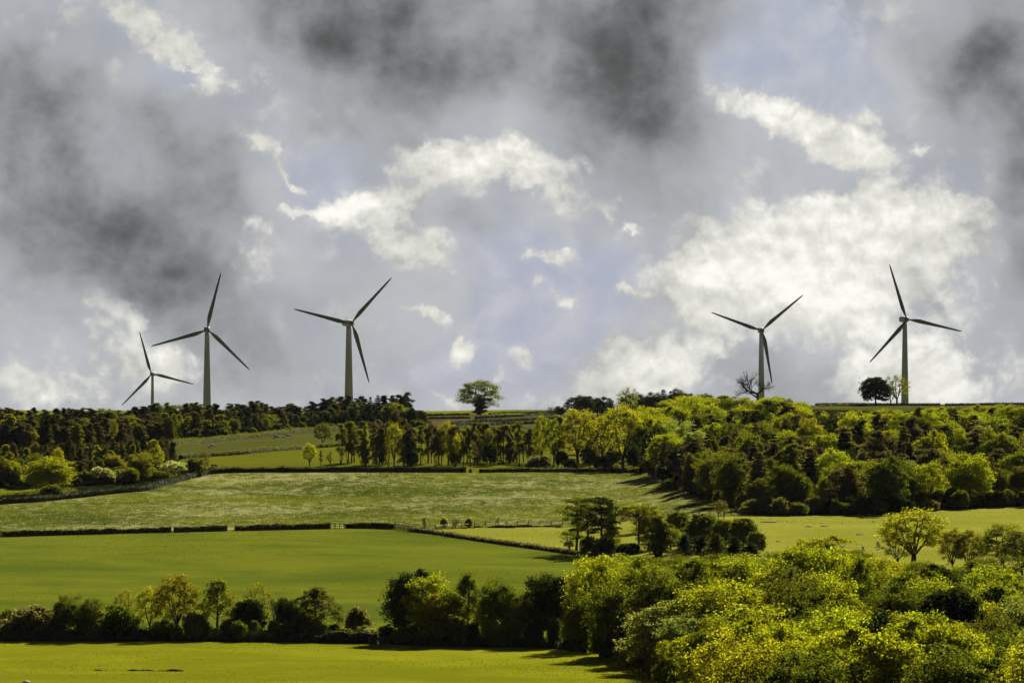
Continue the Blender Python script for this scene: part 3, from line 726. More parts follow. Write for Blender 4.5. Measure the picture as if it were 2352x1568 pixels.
tier(395, 965, 14, [(395, 996), (700, 980), (965, 972)], [(395, 940), (700, 938), (800, 925), (900, 918), (940, 925), (970, 945)], mixU[:4] + mixD + [('airy', 'mid', 10)], (16, 24), uz(', middle row'), UW, ru, 12)
tier(-30, 400, 14, [(-30, 1030), (400, 1008)], [(-30, 972), (400, 962)], mixU + [('column', 'mid', 10)], (16, 25), uz(', front row'), UW, ru, 18)
tier(400, 775, 12, [(400, 1003), (520, 1000), (700, 985), (775, 984)], [(400, 955), (600, 956), (775, 945)], [('column', 'dark', 24), ('conifer', 'dark', 14), ('column', 'green', 9), ('birch', 'mid', 9), ('slender', 'mid', 8), ('broad', 'olive', 14), ('conifer', 'brown', 10)], (13, 21), uz(', front row'), UW, ru, 18, 5)
tier(775, 965, 12, [(775, 984), (965, 978)], [(775, 945), (900, 935), (965, 945)], mixD + [('column', 'green', 16)], (15, 23), uz(', front row'), UW, ru, 18, 5)
def nz(s):
    return lambda c: s + ' of near left wood, ' + ('left edge' if c < 60 else 'behind lime tree' if c < 180 else 'above the gate' if c < 270 else 'right part' if c < 340 else 'right end')
rn = random.Random(14)
BRN = [('conifer', 'brown', 40), ('shaggy', 'brown', 26), ('conifer', 'dark', 12), ('broad', 'tan', 6), ('column', 'lime', 10), ('column', 'mid', 8), ('column', 'olive', 8)]
tier(-25, 400, 12, [(-25, 1068), (300, 1062), (400, 1052)], [(-25, 1022), (100, 1018), (200, 1012), (330, 1008), (400, 1004)], BRN, (14, 22), nz(', back row'), NW, rn, 14)
tier(-25, 392, 12, [(-25, 1088), (300, 1080), (395, 1068)], [(-25, 1032), (200, 1024), (395, 1020)], BRN, (14, 21), nz(', middle row'), NW, rn, 16)
tier(-25, 372, 13, [(-25, 1106), (300, 1098), (375, 1088)], [(-25, 1060), (200, 1052), (375, 1050)], [('conifer', 'brown', 22), ('shaggy', 'brown', 14), ('broad', 'mid', 12), ('conifer', 'dark', 14), ('broad', 'olive', 12), ('airy', 'yellow', 5)], (14, 21), nz(', front row'), NW, rn, 18)
for t in [
 ('broad', 'mid', 8, 1118, 1052, 24, 'green tree at the left edge in front of the near left wood'),
 ('broad', 'mid', 32, 1117, 1062, 20, 'second green tree from the left edge in front of the near left wood'),
 ('broad', 'green', 75, 1118, 1042, 26, 'taller green tree left behind the spreading lime tree'),
 ('broad', 'lime', 118, 1130, 1050, 54, 'spreading lime tree in front of the near left wood beside the gate'),
 ('airy', 'yellow', 134, 1104, 1028, 14, 'thin yellow treetop sticking up behind the spreading lime tree'),
 ('bush', 'olive', 120, 1142, 1112, 26, 'dark hedge bush under the spreading lime tree'),
 ('bush', 'mid', 152, 1133, 1118, 19, 'clipped green bush between the spreading lime tree and the gate'),
 ('blossom', 'pale', 232, 1112, 1072, 24, 'cream blossoming bush at the dark foot of the near left wood'),
 ('blossom', 'olive', 274, 1108, 1076, 16, 'smaller dull blossoming bush right of the cream blossoming bush'),
 ('broad', 'ochre', 318, 1106, 1040, 30, 'ochre leaved tree in the right part before the near left wood'),
 ('broad', 'ochre', 268, 1104, 1044, 22, 'smaller ochre tree left of the ochre leaved tree'),
 ('birch', 'lime', 352, 1100, 1010, 22, 'bright lime pointed tree at the right end of the near left wood'),
 ('broad', 'mid', 300, 1110, 1072, 20, 'low green tree in front of the ochre leaved tree'),
 ('blossom', 'pale', 396, 1098, 1058, 30, 'pale blossoming bush at the right end of the near left wood'),
 ('bush', 'green', 442, 1094, 1052, 26, 'rounded green bush beside the pale blossoming bush'),
 ('wispy', 'brown', 466, 1086, 1036, 16, 'brown half bare tree left of the chevron road sign'),
 ('bush', 'tan', 487, 1086, 1070, 14, 'low brown bush under the chevron road sign'),
 ('bush', 'green', 370, 1104, 1080, 22, 'dark green bush left of the pale blossoming bush'),
]: tree(*t)

# bushes along the feet of the woods and between the hedgerow trees
rb_ = random.Random(77)
def foot(line, step, hpx, wpx, kinds, zone, group, jit=4):
    c = line[0][0]
    while c < line[-1][0]:
        p = hit(c, lin(line, c) + rb_.uniform(-jit, jit)); y = p[1]; k, tn = pick(rb_, kinds)
        h = rb_.uniform(*hpx)/F*y; w = rb_.uniform(*wpx)/F*y
        auto(k, tn, p[0], y, h, w, zone(c), group); c += step*rb_.uniform(.6, 1.4)
BK = [('bush', 'olive', 5), ('bush', 'dark', 5), ('bush', 'green', 4), ('bush', 'tan', 2), ('bush', 'mid', 2)]
foot([(1512, 1094), (1545, 1122), (1610, 1140), (1690, 1168), (1800, 1180), (2000, 1180), (2150, 1171), (2370, 1156)], 19, (24, 46), (15, 26), BK[:4], lambda c: ' at foot of hillside wood, ' + ('left end' if c < 1620 else 'left part' if c < 1750 else 'under bare tree' if c < 1850 else 'middle' if c < 1980 else 'right part' if c < 2180 else 'right edge'), HWG)
foot([(1348, 1494), (1440, 1524), (1540, 1572), (1600, 1610)], 22, (40, 70), (24, 40), BK, lambda c: ' at left foot of lower wood, ' + ('upper end' if c < 1430 else 'middle' if c < 1510 else 'lower end'), LWG)
foot([(-10, 1116), (170, 1114), (300, 1106), (400, 1094)], 15, (20, 36), (12, 20), BK, lambda c: ' at foot of near left wood, ' + ('left edge' if c < 90 else 'near the gate' if c < 300 else 'right end'), NW, 2)
foot([(405, 1003), (520, 1002), (700, 986), (775, 985), (965, 979)], 12, (10, 20), (8, 13), BK[:3], lambda c: ' at foot of upper wood, ' + ('left part' if c < 530 else 'middle' if c < 700 else 'under third turbine' if c < 850 else 'right end'), UW, 1)
foot([(-5, 1469), (860, 1473)], 36, (24, 50), (15, 26), [('bush', 'olive', 5), ('bush', 'dark', 4), ('bush', 'tan', 3), ('bush', 'green', 2), ('wispy', 'ochre', 1.5), ('birch', 'olive', 1)], lambda c: ' in lower hedgerow, ' + ('left edge' if c < 120 else 'by dark twin trees' if c < 300 else 'by tall ochre tree' if c < 460 else 'by dark spreading tree' if c < 640 else 'by dark drooping birch' if c < 790 else 'before the wide gap'), HR, 2)
foot([(890, 1479), (1310, 1488)], 34, (34, 70), (20, 30), [('bush', 'olive', 4), ('bush', 'dark', 6), ('bush', 'green', 3), ('broad', 'dark', 4), ('broad', 'olive', 3)], lambda c: ' in right hedgerow clump, ' + ('left end' if c < 990 else 'middle' if c < 1150 else 'right end'), HR, 2)
# leave out trees that stand wholly behind nearer ones or outside the view
cov = np.zeros((420, 640), bool)          # 4-unit cells of the 2352-wide frame, margin all round
GY, GX = np.mgrid[0:420, 0:640]; GXc = GX*4 - 100 + 2; GYc = GY*4 - 20 + 2
keep = []
for t in sorted(PEND, key=lambda t: t[3]):
    kind, tint, x, y, h, hw, zone, group, z = t
    c, rb = to_S(x, y, gz(x, y) if z is None else z); hp = h*F/y; wp = hw*F/y
    e_ = ((GXc-c)/wp)**2 + ((GYc-(rb-hp*.52))/(hp*.48))**2 < 1
    e_ &= (GXc > -15) & (GXc < 2367) & (GYc < 1580)
    seen = int((e_ & ~cov).sum())
    if seen < 5 or seen < .05*max(1, e_.sum()): continue
    keep.append(t)
    cov |= ((GXc-c)/(wp*.85))**2 + ((GYc-(rb-hp*.5))/(hp*.42))**2 < 1
    if kind in ('slender', 'airy', 'wispy'): pass
print('kept', len(keep), 'of', len(PEND))
from collections import Counter
for kind, tint, x, y, h, hw, zone, group, z in sorted(keep, key=lambda t: (t[2], t[3])):
    e = plant(kind, tint, x, y, h, hw, '', group, z); PH.append((e, kind, tint, h, zone))
print(Counter(t[0] for t in keep))
# ------------------------------------------------------------------ labels for the trees of the woods
KW = dict(broad='broadleaf tree', dome='evergreen', airy='airy tree', wispy='sparse tree', slender='slender tree', conifer='conifer', column='upright tree', shaggy='pine', birch='birch', bush='bush', blossom='blossom tree', pine='pine', bare='bare tree')
TW = dict(lime='lime', yellow='golden', ochre='ochre', green='deep green', mid='mid green', olive='olive', dark='dark', brown='brown', tan='light brown', bluegreen='blue green', pale='pale green', grey='greyish')
buck = {}
for e, k, tn, h, zone in PH:
    sz = 'small ' if h < 6 else 'tall ' if h > 9.6 else ''
    sz = '' if zone[0] != ',' else sz
    buck.setdefault(f"{sz}{TW[tn]} {KW[k]}{zone if zone[0] == ',' else ' ' + zone}", []).append(e)
ORD = ['first', 'second', 'third', 'fourth', 'fifth', 'sixth', 'seventh', 'eighth', 'ninth', 'tenth', 'eleventh', 'twelfth']
for lab, es in buck.items():
    if len(lab.split()) > 13: print('LONG', lab)
    es.sort(key=lambda e: e.location.x/e.location.y)
    for i, e in enumerate(es):
        if len(lab.split()) > 13: lab = lab.replace('tall ', '').replace('light brown', 'tan')
        if len(es) == 1: e['label'] = lab
        elif len(es) == 2: e['label'] = lab + (', left one' if i == 0 else ', right one')
        else: e['label'] = lab + f', {ORD[min(i, 11)]} from left'
print('trees', sum(cnt.values()), cnt)
# ------------------------------------------------------------------ hedges, walls, fences
def resample(pts, step):
    pts = np.array(pts); d = np.r_[0, np.cumsum(np.hypot(*np.diff(pts[:, :2], axis=0).T))]
    n = max(2, int(d[-1]/step)+1); s = np.linspace(0, d[-1], n)
    x = np.interp(s, d, pts[:, 0]); y = np.interp(s, d, pts[:, 1])
    return np.stack([x, y, ground(x, y)], 1), s
def frame_pts(poly, D=None):
    return [at(c, D) if D else hit(c, r) for c, r in poly]
def hedge(poly, h, w, tint, label, D=None, group='field hedges', dens=46, leaf=.26, name='hedge', rough=.12, mat=None):
    P, s = resample(frame_pts(poly, D), .8); n = len(P); r = rng
    tg = np.gradient(P[:, :2], axis=0); tg /= np.linalg.norm(tg, axis=1)[:, None]; nm = np.stack([-tg[:, 1], tg[:, 0]], 1)
    ph = r.uniform(0, 6)
    hh = h*(1 + rough*(.6*np.sin(s/2.3+ph) + .5*np.sin(s/.9+ph*2) + .5*np.sin(s/7.1)) + rough*.5*r.normal(size=n))
    A = Acc(); org = P[0].copy()
    # woody core
    prof_ = [(-.36, 0), (-.36, .55), (-.26, .84), (.26, .84), (.36, .55), (.36, 0)]
    v = np.array([[P[i, 0]+nm[i, 0]*a_*w, P[i, 1]+nm[i, 1]*a_*w, P[i, 2]-.1+b_*hh[i]] for i in range(n) for a_, b_ in prof_]) - org
    q = [(i*6+j, i*6+j+1, (i+1)*6+j+1, (i+1)*6+j) for i in range(n-1) for j in range(5)]
    q += [(0, 5, 4, 1), (1, 4, 3, 2), ((n-1)*6, (n-1)*6+1, (n-1)*6+4, (n-1)*6+5), ((n-1)*6+1, (n-1)*6+2, (n-1)*6+3, (n-1)*6+4)]
    A.add(v, q, 1)
    N = int(dens*s[-1]*h/1.1); t = r.uniform(0, s[-1], N)
    ang = r.uniform(-.1, math.pi+.1, N); rr = r.uniform(.82, 1.12, N)
    lump = 1 + .16*np.sin(t*1.7+ph) + .12*np.sin(t*3.9)
    ex = np.sign(np.cos(ang))*np.abs(np.cos(ang))**.55*.5*w*rr*lump; ez = np.abs(np.sin(ang))**.55*np.interp(t, s, hh)*rr
    x = np.interp(t, s, P[:, 0]) + np.interp(t, s, nm[:, 0])*ex; y = np.interp(t, s, P[:, 1]) + np.interp(t, s, nm[:, 1])*ex
    z = np.interp(t, s, P[:, 2]) + ez*r.uniform(.75, 1, N)**.5
    nv = np.stack([np.interp(t, s, nm[:, 0])*np.cos(ang), np.interp(t, s, nm[:, 1])*np.cos(ang), np.abs(np.sin(ang))], 1)
    leaves(A, np.stack([x, y, z], 1) - org, nv, leaf, r, 0)
    o = bpy.data.objects.new(name, A.mesh(name, [mat or LEAF, HEDGECORE])); o.location = Vector(org); C.objects.link(o)
    o.color = (*TINT[tint], 1); tag(o, label, 'hedge', group); return o
hedge([(-45, 1238), (0, 1233), (100, 1229), (250, 1226), (393, 1222)], 1.3, 1.7, 'olive', 'long clipped hedge of the middle field, leftmost piece from the left edge')
hedge([(403, 1222), (518, 1219.5)], 1.3, 1.7, 'olive', 'short clipped hedge of the middle field between two gaps')
hedge([(543, 1219), (650, 1216), (757, 1213.5)], 1.3, 1.7, 'olive', 'clipped hedge of the middle field left of the small rail fence')
hedge([(793, 1213), (850, 1213), (903, 1215)], 1.35, 1.8, 'green', 'thick rounded hedge on the crest between the two rail fences')
hedge([(945, 1220), (1000, 1227), (1110, 1244), (1240, 1262), (1330, 1275), (1368, 1281)], .85, 1.3, 'brown', 'low dark hedge running down from the crest to the pine clump')
hedge([(-45, 1164), (0, 1158), (80, 1153), (143, 1147)], 1.35, 1.6, 'dark', 'hedge above the meadow left of the spreading lime tree')
hedge([(143, 1147), (240, 1136), (337, 1126), (420, 1103), (475, 1090), (527, 1085.5), (700, 1084.5), (900, 1084.5), (1070, 1084.5)], 1.35, 1.6, 'dark', 'longest hedge curving along the top of the meadow')
hedge([(1077, 1085), (1084, 1085)], 1.1, 1.2, 'olive', 'tiny hedge stub in the gap of the meadow top hedge')
hedge([(1103, 1085), (1250, 1084), (1400, 1083), (1490, 1083)], 1.1, 1.5, 'olive', 'hedge along the meadow top from the gap to the hillside wood')
hedge([(-45, 1152), (0, 1147), (95, 1141), (172, 1134)], 1.1, 1.4, 'olive', 'upper of two close hedges at the far left beside the small field')
hedge([(415, 1054), (481, 1048), (566, 1042), (654, 1034), (724, 1029), (795, 1023)], 1.25, 1.7, 'olive', 'hedge between the two upper pastures below the sheep')
hedge([(398, 1024), (455, 1019), (513, 1013), (566, 1007), (654, 998), (724, 993), (786, 987)], 1.6, 2.0, 'olive', 'hedge below the long upper wood above the grazing sheep')
hedge([(790, 985), (900, 981), (975, 978)], 1.1, 1.8, 'dark', 'dark hedge at the right foot of the long upper wood')
hedge([(968, 955), (1078, 953)], .8, 1.6, 'dark', 'far skyline hedge left of the lone skyline tree, upper one', dens=24, leaf=.4)
hedge([(966, 962.5), (1078, 961)], .9, 1.6, 'dark', 'lower hedge left of the lone skyline tree', dens=24, leaf=.4)
hedge([(1093, 961), (1200, 956), (1290, 952)], .9, 1.6, 'dark', 'skyline hedge passing right of the lone skyline tree, middle one', dens=24, leaf=.4)
hedge([(1125, 951.5), (1200, 948.5), (1290, 945)], .7, 1.6, 'dark', 'highest hedge on the skyline right of the lone skyline tree', dens=24, leaf=.4)
hedge([(1079, 968.5), (1180, 966), (1290, 961)], .9, 1.8, 'dark', 'third hedge below the lone skyline tree', dens=24, leaf=.4)
hedge([(1039, 979), (1146, 976), (1300, 971)], 1.4, 2.0, 'dark', 'lowest and thickest hedge below the lone skyline tree', dens=30, leaf=.35)
hedge([(-45, 1472), (60, 1472), (250, 1472), (480, 1472), (700, 1475), (868, 1477)], 1.5, 2.6, 'dark', 'overgrown dark hedge along the foot of the lower hedgerow trees', dens=70, rough=.3)
hedge([(880, 1478), (1000, 1483), (1150, 1485), (1300, 1490), (1350, 1497)], 1.5, 2.6, 'dark', 'overgrown dark hedge under the right clump of the lower hedgerow', dens=70, rough=.3)
hedge([(1090, 1211), (1190, 1210.5), (1290, 1209)], .45, 1.4, 'tan', 'low brown bank of rough grass along the meadow fence', name='rough_bank', dens=60, leaf=.2, rough=.35)
hedge([(2325, 1370), (2400, 1368)], 1.6, 2.0, 'dark', 'dark hedge piece at the right edge beside the small field', dens=50)

def wall(poly, D, h, label):
    P, s = resample(frame_pts(poly, D), .55); A = Acc(); org = P[0].copy(); r = rng
    for i in range(len(P)-1):
        c = (P[i]+P[i+1])/2 - org; L_ = np.linalg.norm(P[i+1]-P[i]); hh = h*r.uniform(.9, 1.08)
        rz = math.atan2(P[i+1][1]-P[i][1], P[i+1][0]-P[i][0])
        z = 0
        for k in range(3):
            hk = hh/3*r.uniform(.92, 1.0); box(A, c + [0, 0, z+hk/2-.05], (L_*r.uniform(.9, .99), .5-.07*k+r.uniform(-.03, .03), hk), 0, rz + r.uniform(-.04, .04)); z += hk
        box(A, c + [0, 0, z+.05], (L_*.6, .36, .18), 0, rz + r.uniform(-.3, .3))
    o = bpy.data.objects.new('stone_wall', A.mesh('stone_wall', [STONE])); o.location = Vector(org); C.objects.link(o); tag(o, label, 'wall', 'stone walls on the right skyline')
wall([(1872, 0), (2160, 0)], 1756, .75, 'dry stone wall on the skyline passing behind the dark round tree')
wall([(2170, 0), (2400, 0)], 1758, .7, 'dry stone wall on the skyline at the far right, beyond the gap')
hedge([(1880, 0), (1990, 0)], .5, 2.5, 'mid', 'low grassy bank in front of the skyline wall left of the round tree', D=1742, name='rough_bank', dens=24, leaf=.35)

def fence(poly, label, gap=2.2, rails=2, ph=1.2, wire=False, D=None):
    P, s = resample(frame_pts(poly, D), gap); o0 = P[0]
    e = empty('wooden_fence', o0, label, 'fence')
    for p in P:
        A = Acc(); hh = ph*rng.uniform(.92, 1.06); box(A, (0, 0, hh/2-.15), (.15, .15, hh+.3), 0, rng.uniform(-.2, .2)); part('post', A.mesh('post', [WOOD]), e, Vector(p-o0))
    for k in range(rails):
        A = Acc(); z = ph*(.42+.42*k) if rails > 1 else ph*.8
        for i in range(len(P)-1):
            tube(A, np.array([P[i]-o0+[0, -.09, z], P[i+1]-o0+[0, -.09, z]]), [.022 if wire else .06]*2, 4)
        part('wire' if wire else 'rail', A.mesh('rail', [GALV if wire else WOOD]), e)
fence([(759, 1215), (791, 1213.5)], 'short rail fence closing the hedge gap left of the crest hedge', 1.0, 3, 1.15)
fence([(905, 1215), (925, 1218), (948, 1222)], 'rail fence running down from the right end of the crest hedge', .8, 3, 1.25)
fence([(952, 1216), (1000, 1215), (1080, 1212)], 'post fence between the tiny stunted tree and the dead stump', 2.4, 1, 1.0, True)
fence([(1090, 1210), (1190, 1209), (1292, 1208)], 'post and wire fence along the brown bank of the meadow', 2.2, 2, 1.15, True)
fence([(1500, 1190), (1600, 1187), (1700, 1184), (1722, 1183)], 'post and wire fence below the corner of the hillside wood', 2.0, 2, 1.15, True)
fence([(848, 1478), (880, 1479)], 'low rail fence in the wide gap of the lower hedgerow', 1.2, 2, 1.0)
fence([(1250, 1482), (1305, 1485)], 'rail fence under the dark round tree of the lower hedgerow', 1.5, 2, 1.1)

# ------------------------------------------------------------------ standing grass of the fields
def tufts(name, poly, n, size, tint, label, seed, patchy=.0, D0=700, D1=1500, sc=14.0, stretch=1.6):
    r = np.random.default_rng(seed); N = n*6
    y = r.uniform(D0, D1, N); x = r.uniform(-.098, .098, N)*y
    if patchy:
        k = np.sin(x/sc + 1.7*np.sin(y/(sc*2.1))) + np.sin(y/(sc*1.4) + 1.3*np.sin(x/(sc*.8))) + .8*np.sin(x/(sc*.31) + y/(sc*.5)) + .6*np.sin(y/(sc*.35) - x/(sc*.9))
        m = r.normal(size=N)*.7 + k > patchy
        x, y = x[m], y[m]
    z = ground(x, y); c, rr = to_S(x, y, z); m = inpoly(c, rr, poly); x, y, z = x[m][:n], y[m][:n], z[m][:n]
    A = Acc(); k = len(x); h = size*r.uniform(.5, 1.3, k); wd = h*r.uniform(.35, .8, k)*1.3; th = r.uniform(-.9, .9, k); ln = r.normal(size=(k, 2))*.25*h[:, None]
    dx = np.cos(th)*wd*.5; dy = np.sin(th)*wd*.5
    b = np.stack([x, y, z-.03], 1)
    v = np.stack([b + np.stack([-dx*.5, -dy*.5, 0*dx], 1), b + np.stack([dx*.5, dy*.5, 0*dx], 1), b + np.stack([dx + ln[:, 0], dy + ln[:, 1], h*r.uniform(.8, 1, k)], 1), b + np.stack([-dx + ln[:, 0], -dy + ln[:, 1], h], 1)], 1)
    A.add(v.reshape(-1, 3), np.arange(k*4).reshape(-1, 4))
    o = bpy.data.objects.new(name, A.mesh(name, [LEAF])); C.objects.link(o); o.color = (*tint, 1); o['kind'] = 'stuff'; tag(o, label, 'grass'); return o
tufts('seeding_grass', F3, 16000, .19, (.135, .125, .062), 'pale seeding grass heads standing in drifts over the meadow', 1, 1.7, 1120, 1420, 11)
tufts('meadow_tussocks', F3, 3000, .26, (.035, .036, .010), 'dark tussocks scattered between the pale drifts of the meadow', 2, 1.5, 1120, 1420, 8)
tufts('meadow_flowers', F3, 7000, .13, (.26, .25, .10), 'tiny pale yellow flower heads dotted over the meadow', 3, 0, 1110, 1420)
tufts('pasture_tufts', F2, 12000, .15, (.078, .092, .008), 'short grass tufts over the middle pasture', 4, .2, 790, 1150, 17)
tufts('near_tufts', F1, 8000, .12, (.125, .130, .008), 'short grass tufts over the nearest pasture', 5, .2, 690, 830, 9)
tufts('grazed_tufts', F4, 8000, .15, (.13, .13, .016), 'short dry tufts over the grazed right field', 6, .4, 900, 1200, 9)
# gate
p = hit(302, 1129); p2 = hit(324, 1127.5); e = empty('field_gate', p, 'pale metal bar gate before the dark near left wood', 'gate')
L_ = max(2.2, float(np.linalg.norm((p2-p)[:2]))); rz = math.atan2(p2[1]-p[1], p2[0]-p[0]); rz = max(-.5, min(.5, rz)); e.rotation_euler = (0, 0, rz)
A = Acc()
for k in range(5): tube(A, [(0.1, 0, .3+.2*k+.02*k), (L_, 0, .3+.2*k+.02*k)], [.028]*2, 6)
for xx in (.1, L_/2, L_): tube(A, [(xx, 0, .28), (xx, 0, 1.2)], [.03]*2, 6)
tube(A, [(.1, 0.04, .3), (L_, 0.04, 1.18)], [.022]*2, 6); part('gate_frame', A.mesh('gate_frame', [GALV]), e)
for xx in (-.08, L_+.16):
    A = Acc(); box(A, (xx, 0, .6), (.18, .18, 1.6)); part('post', A.mesh('gate_post', [WOOD]), e)

# chevron road sign
p = hit(491.5, 1082); e = empty('chevron_sign', p, 'black and white chevron road sign beside the meadow top hedge', 'road sign')
W_, H_, zb = 1.95*10.5/13, .62, 1.0
A = Acc(); box(A, (0, 0, zb+H_/2), (W_, .04, H_)); part('sign_board', A.mesh('sign_board', [BLACKP]), e)
for xo in (-.16, .46):
    A = Acc(); t_ = .2
    for yy, flip in ((-.026, 0), (-.030, 1)):
        pass
    zc = zb+H_/2; y0 = -.024; hz = H_/2-.02
    v = [(xo, y0, zc+hz), (xo+t_, y0, zc+hz), (xo+t_+.26, y0, zc), (xo+.26, y0, zc), (xo+t_, y0, zc-hz), (xo, y0, zc-hz)]
    v = v + [(a_, -.0195, c_) for a_, b_, c_ in v]
    A.add(v, [(0, 3, 2, 1), (3, 5, 4, 2), (0, 1, 7, 6), (1, 2, 8, 7), (2, 4, 10, 8), (4, 5, 11, 10), (5, 3, 9, 11), (3, 0, 6, 9)])
    part('chevron', A.mesh('chevron', [WHITEP]), e)
for xo in (-.55, .55):
    A = Acc(); tube(A, [(xo, .05, -.2), (xo, .05, zb+H_-.05)], [.035]*2, 8); part('post', A.mesh('sign_post', [GALV]), e)
for c, r_, hh, lab in ((511, 1080.5, 1.6, 'tall thin marker post right of the chevron road sign'), (520, 1079.5, .8, 'short marker post right of the tall thin marker post')):
    p = hit(c, r_); A = Acc(); tube(A, [(0, 0, -.2), (.02, 0, hh*.5), (0, 0, hh)], [.06, .055, .05], 6)
    if hh < 1: box(A, (0, -.08, hh-.12), (.3, .05, .3))
    o = bpy.data.objects.new('marker_post', A.mesh('marker_post', [WOOD])); o.location = Vector(p); C.objects.link(o); tag(o, lab, 'post')

# ------------------------------------------------------------------ sheep (one continuous skinned body each)
def sheep_mesh(name, mat, face, graze):
    hz = .42 if graze else .98; hx = .92 if graze else .78
    vs = [((0, 0, .68), .27), ((-.32, 0, .69), .27), ((.32, 0, .68), .25), ((.56, 0, .74 if not graze else .62), .15), ((hx, 0, hz), .10), ((hx+.17, 0, hz-.1), .065),
          ((-.52, 0, .66), .12), ((-.60, 0, .46), .05)]
    ed = [(0, 1), (0, 2), (2, 3), (3, 4), (4, 5), (1, 6), (6, 7)]
    for bx, b in ((-.33, 1), (.32, 2)):
        for s in (-1, 1):
            i = len(vs); vs += [((bx, s*.15, .40), .09), ((bx+(.04 if b == 1 else 0), s*.15, .2), .05), ((bx, s*.15, .0), .045)]
            ed += [(b, i), (i, i+1), (i+1, i+2)]
    i = len(vs); vs += [((hx-.02, .13, hz+.05), .035), ((hx-.02, -.13, hz+.05), .035)]; ed += [(4, i), (4, i+1)]
    me = bpy.data.meshes.new(name); me.from_pydata([v for v, _ in vs], ed, []); me.materials.append(mat)
    o = bpy.data.objects.new(name, me); C.objects.link(o)
    sk = o.modifiers.new('Skin', 'SKIN'); sk.use_smooth_shade = True
    for k, (_, rd) in enumerate(vs): me.skin_vertices[0].data[k].radius = (rd, rd*(1.12 if k < 3 else 1))
    me.skin_vertices[0].data[0].use_root = True
    ss = o.modifiers.new('Subdivision', 'SUBSURF'); ss.levels = ss.render_levels = 2
    return o
SH = 'sheep grazing in the fields'
first = {}
def sheep(c, r_, s, rz, label, dark=False, graze=True):
    key = (dark, graze)
    if key not in first:
        o = sheep_mesh('sheep', WOOLD if dark else WOOL, None, graze); first[key] = o
    else:
        o = first[key].copy(); C.objects.link(o)
    o.location = Vector(hit(c, r_)); o.scale = (s, s, s); o.rotation_euler = (0, 0, rz); tag(o, label, 'sheep', SH)
sheep(636, 1008, 1.25, .1, 'white sheep with a lamb, leftmost pair below the upper wood hedge')
sheep(630, 1008, .7, .3, 'white lamb left of the leftmost pair ewe below the upper wood hedge', graze=False)
sheep(661, 1005, 1.25, .2, 'white sheep second in the upper pasture, right of the leftmost pair')
sheep(652, 1007, .7, 3.0, 'small lamb between the two white ewes in the upper pasture', graze=False)
sheep(667, 1014, .5, 1.0, 'tiny lamb lowest in the upper pasture below the ewes', graze=False)
sheep(732, 1008, 1.1, 1.2, 'dark sheep beside the round olive tree on the field hedge', dark=True)
sheep(772, 1003, .8, .4, 'small white sheep right of the round olive tree on the field hedge')
sheep(488, 1029, 1.1, .2, 'pale sheep near the left end of the upper pasture')
sheep(480, 1030, .7, 2.8, 'pale lamb beside the sheep at the left end of the upper pasture', graze=False)
sheep(1983, 1267, .95, 1.35, 'white sheep alone at the wood edge, lower left of the field pair')
sheep(2016, 1257, .95, 1.6, 'upper white sheep of the pair in the right field', graze=False)
sheep(2019, 1262, .95, 1.5, 'lower white sheep of the pair in the right field')
sheep(2180, 1295, .95, 1.4, 'white sheep beside the two slim ochre trees', graze=False)
sheep(1004+178, 1222+0, .1, 0, 'x') if False else None
# pale boulder at the bottom left edge, molehills and rough spots on the right field
def lump(name, c, r_, s, mat, label, cat, group=None, D=None):
    r = rng; n, m = 7, 12; A = Acc(); v = []
    for i in range(n):
        for j in range(m):
            a_ = math.pi*.5*i/(n-1)*1.15; b_ = 2*math.pi*j/m; k = 1+.13*math.sin(3*b_+i)+.08*r.normal()
            v.append((math.cos(b_)*math.sin(a_+.02)*s[0]*k, math.sin(b_)*math.sin(a_+.02)*s[1]*k, math.cos(a_)*s[2]*(1+.06*r.normal())))
    A.add(v, [(i*m+j, (i+1)*m+j, (i+1)*m+(j+1) % m, i*m+(j+1) % m) for i in range(n-1) for j in range(m)])
    o = bpy.data.objects.new(name, A.mesh(name, [mat], True)); p = at(c, D) if D else hit(c, r_); o.location = Vector(p); C.objects.link(o); tag(o, label, cat, group)
hedge([(215, 1539), (250, 1541), (330, 1540.5), (420, 1541.5)], .16, .35, 'tan', 'thin broken line of dark tufts across the nearest pasture', name='tuft_line', dens=160, leaf=.14, rough=.9, group='ground marks')
lump('boulder', 60, 1568.5, (.55, .5, .28), simple('pale_stone', (.55, .5, .42), .9, .2, 3), 'pale stone just showing at the bottom edge near the left corner', 'stone')
EARTH = simple('dark_earth', (.045, .04, .02), .95, .4, 3)
for i, (c, r_, w, d) in enumerate([(1768, 1198, 1.6, 'widest dark earth patch below the hillside wood corner'), (1857, 1209, .8, 'dark earth patch below the hillside wood, second from left'), (1893, 1208, .8, 'dark earth patch below the hillside wood, third from left'), (1975, 1228, .7, 'dark earth patch left of the sheep pair'), (2006, 1198, .35, 'small molehill on the open field below the wood'), (1787, 1244, .4, 'small molehill beside the lime topped tree'), (2025, 1232, 1.0, 'dark earth patch left of the fanned tree')]):
    lump('earth_patch', c, r_, (w, w*1.4, .16), EARTH, d, 'earth patch', 'bare earth patches in the right field')

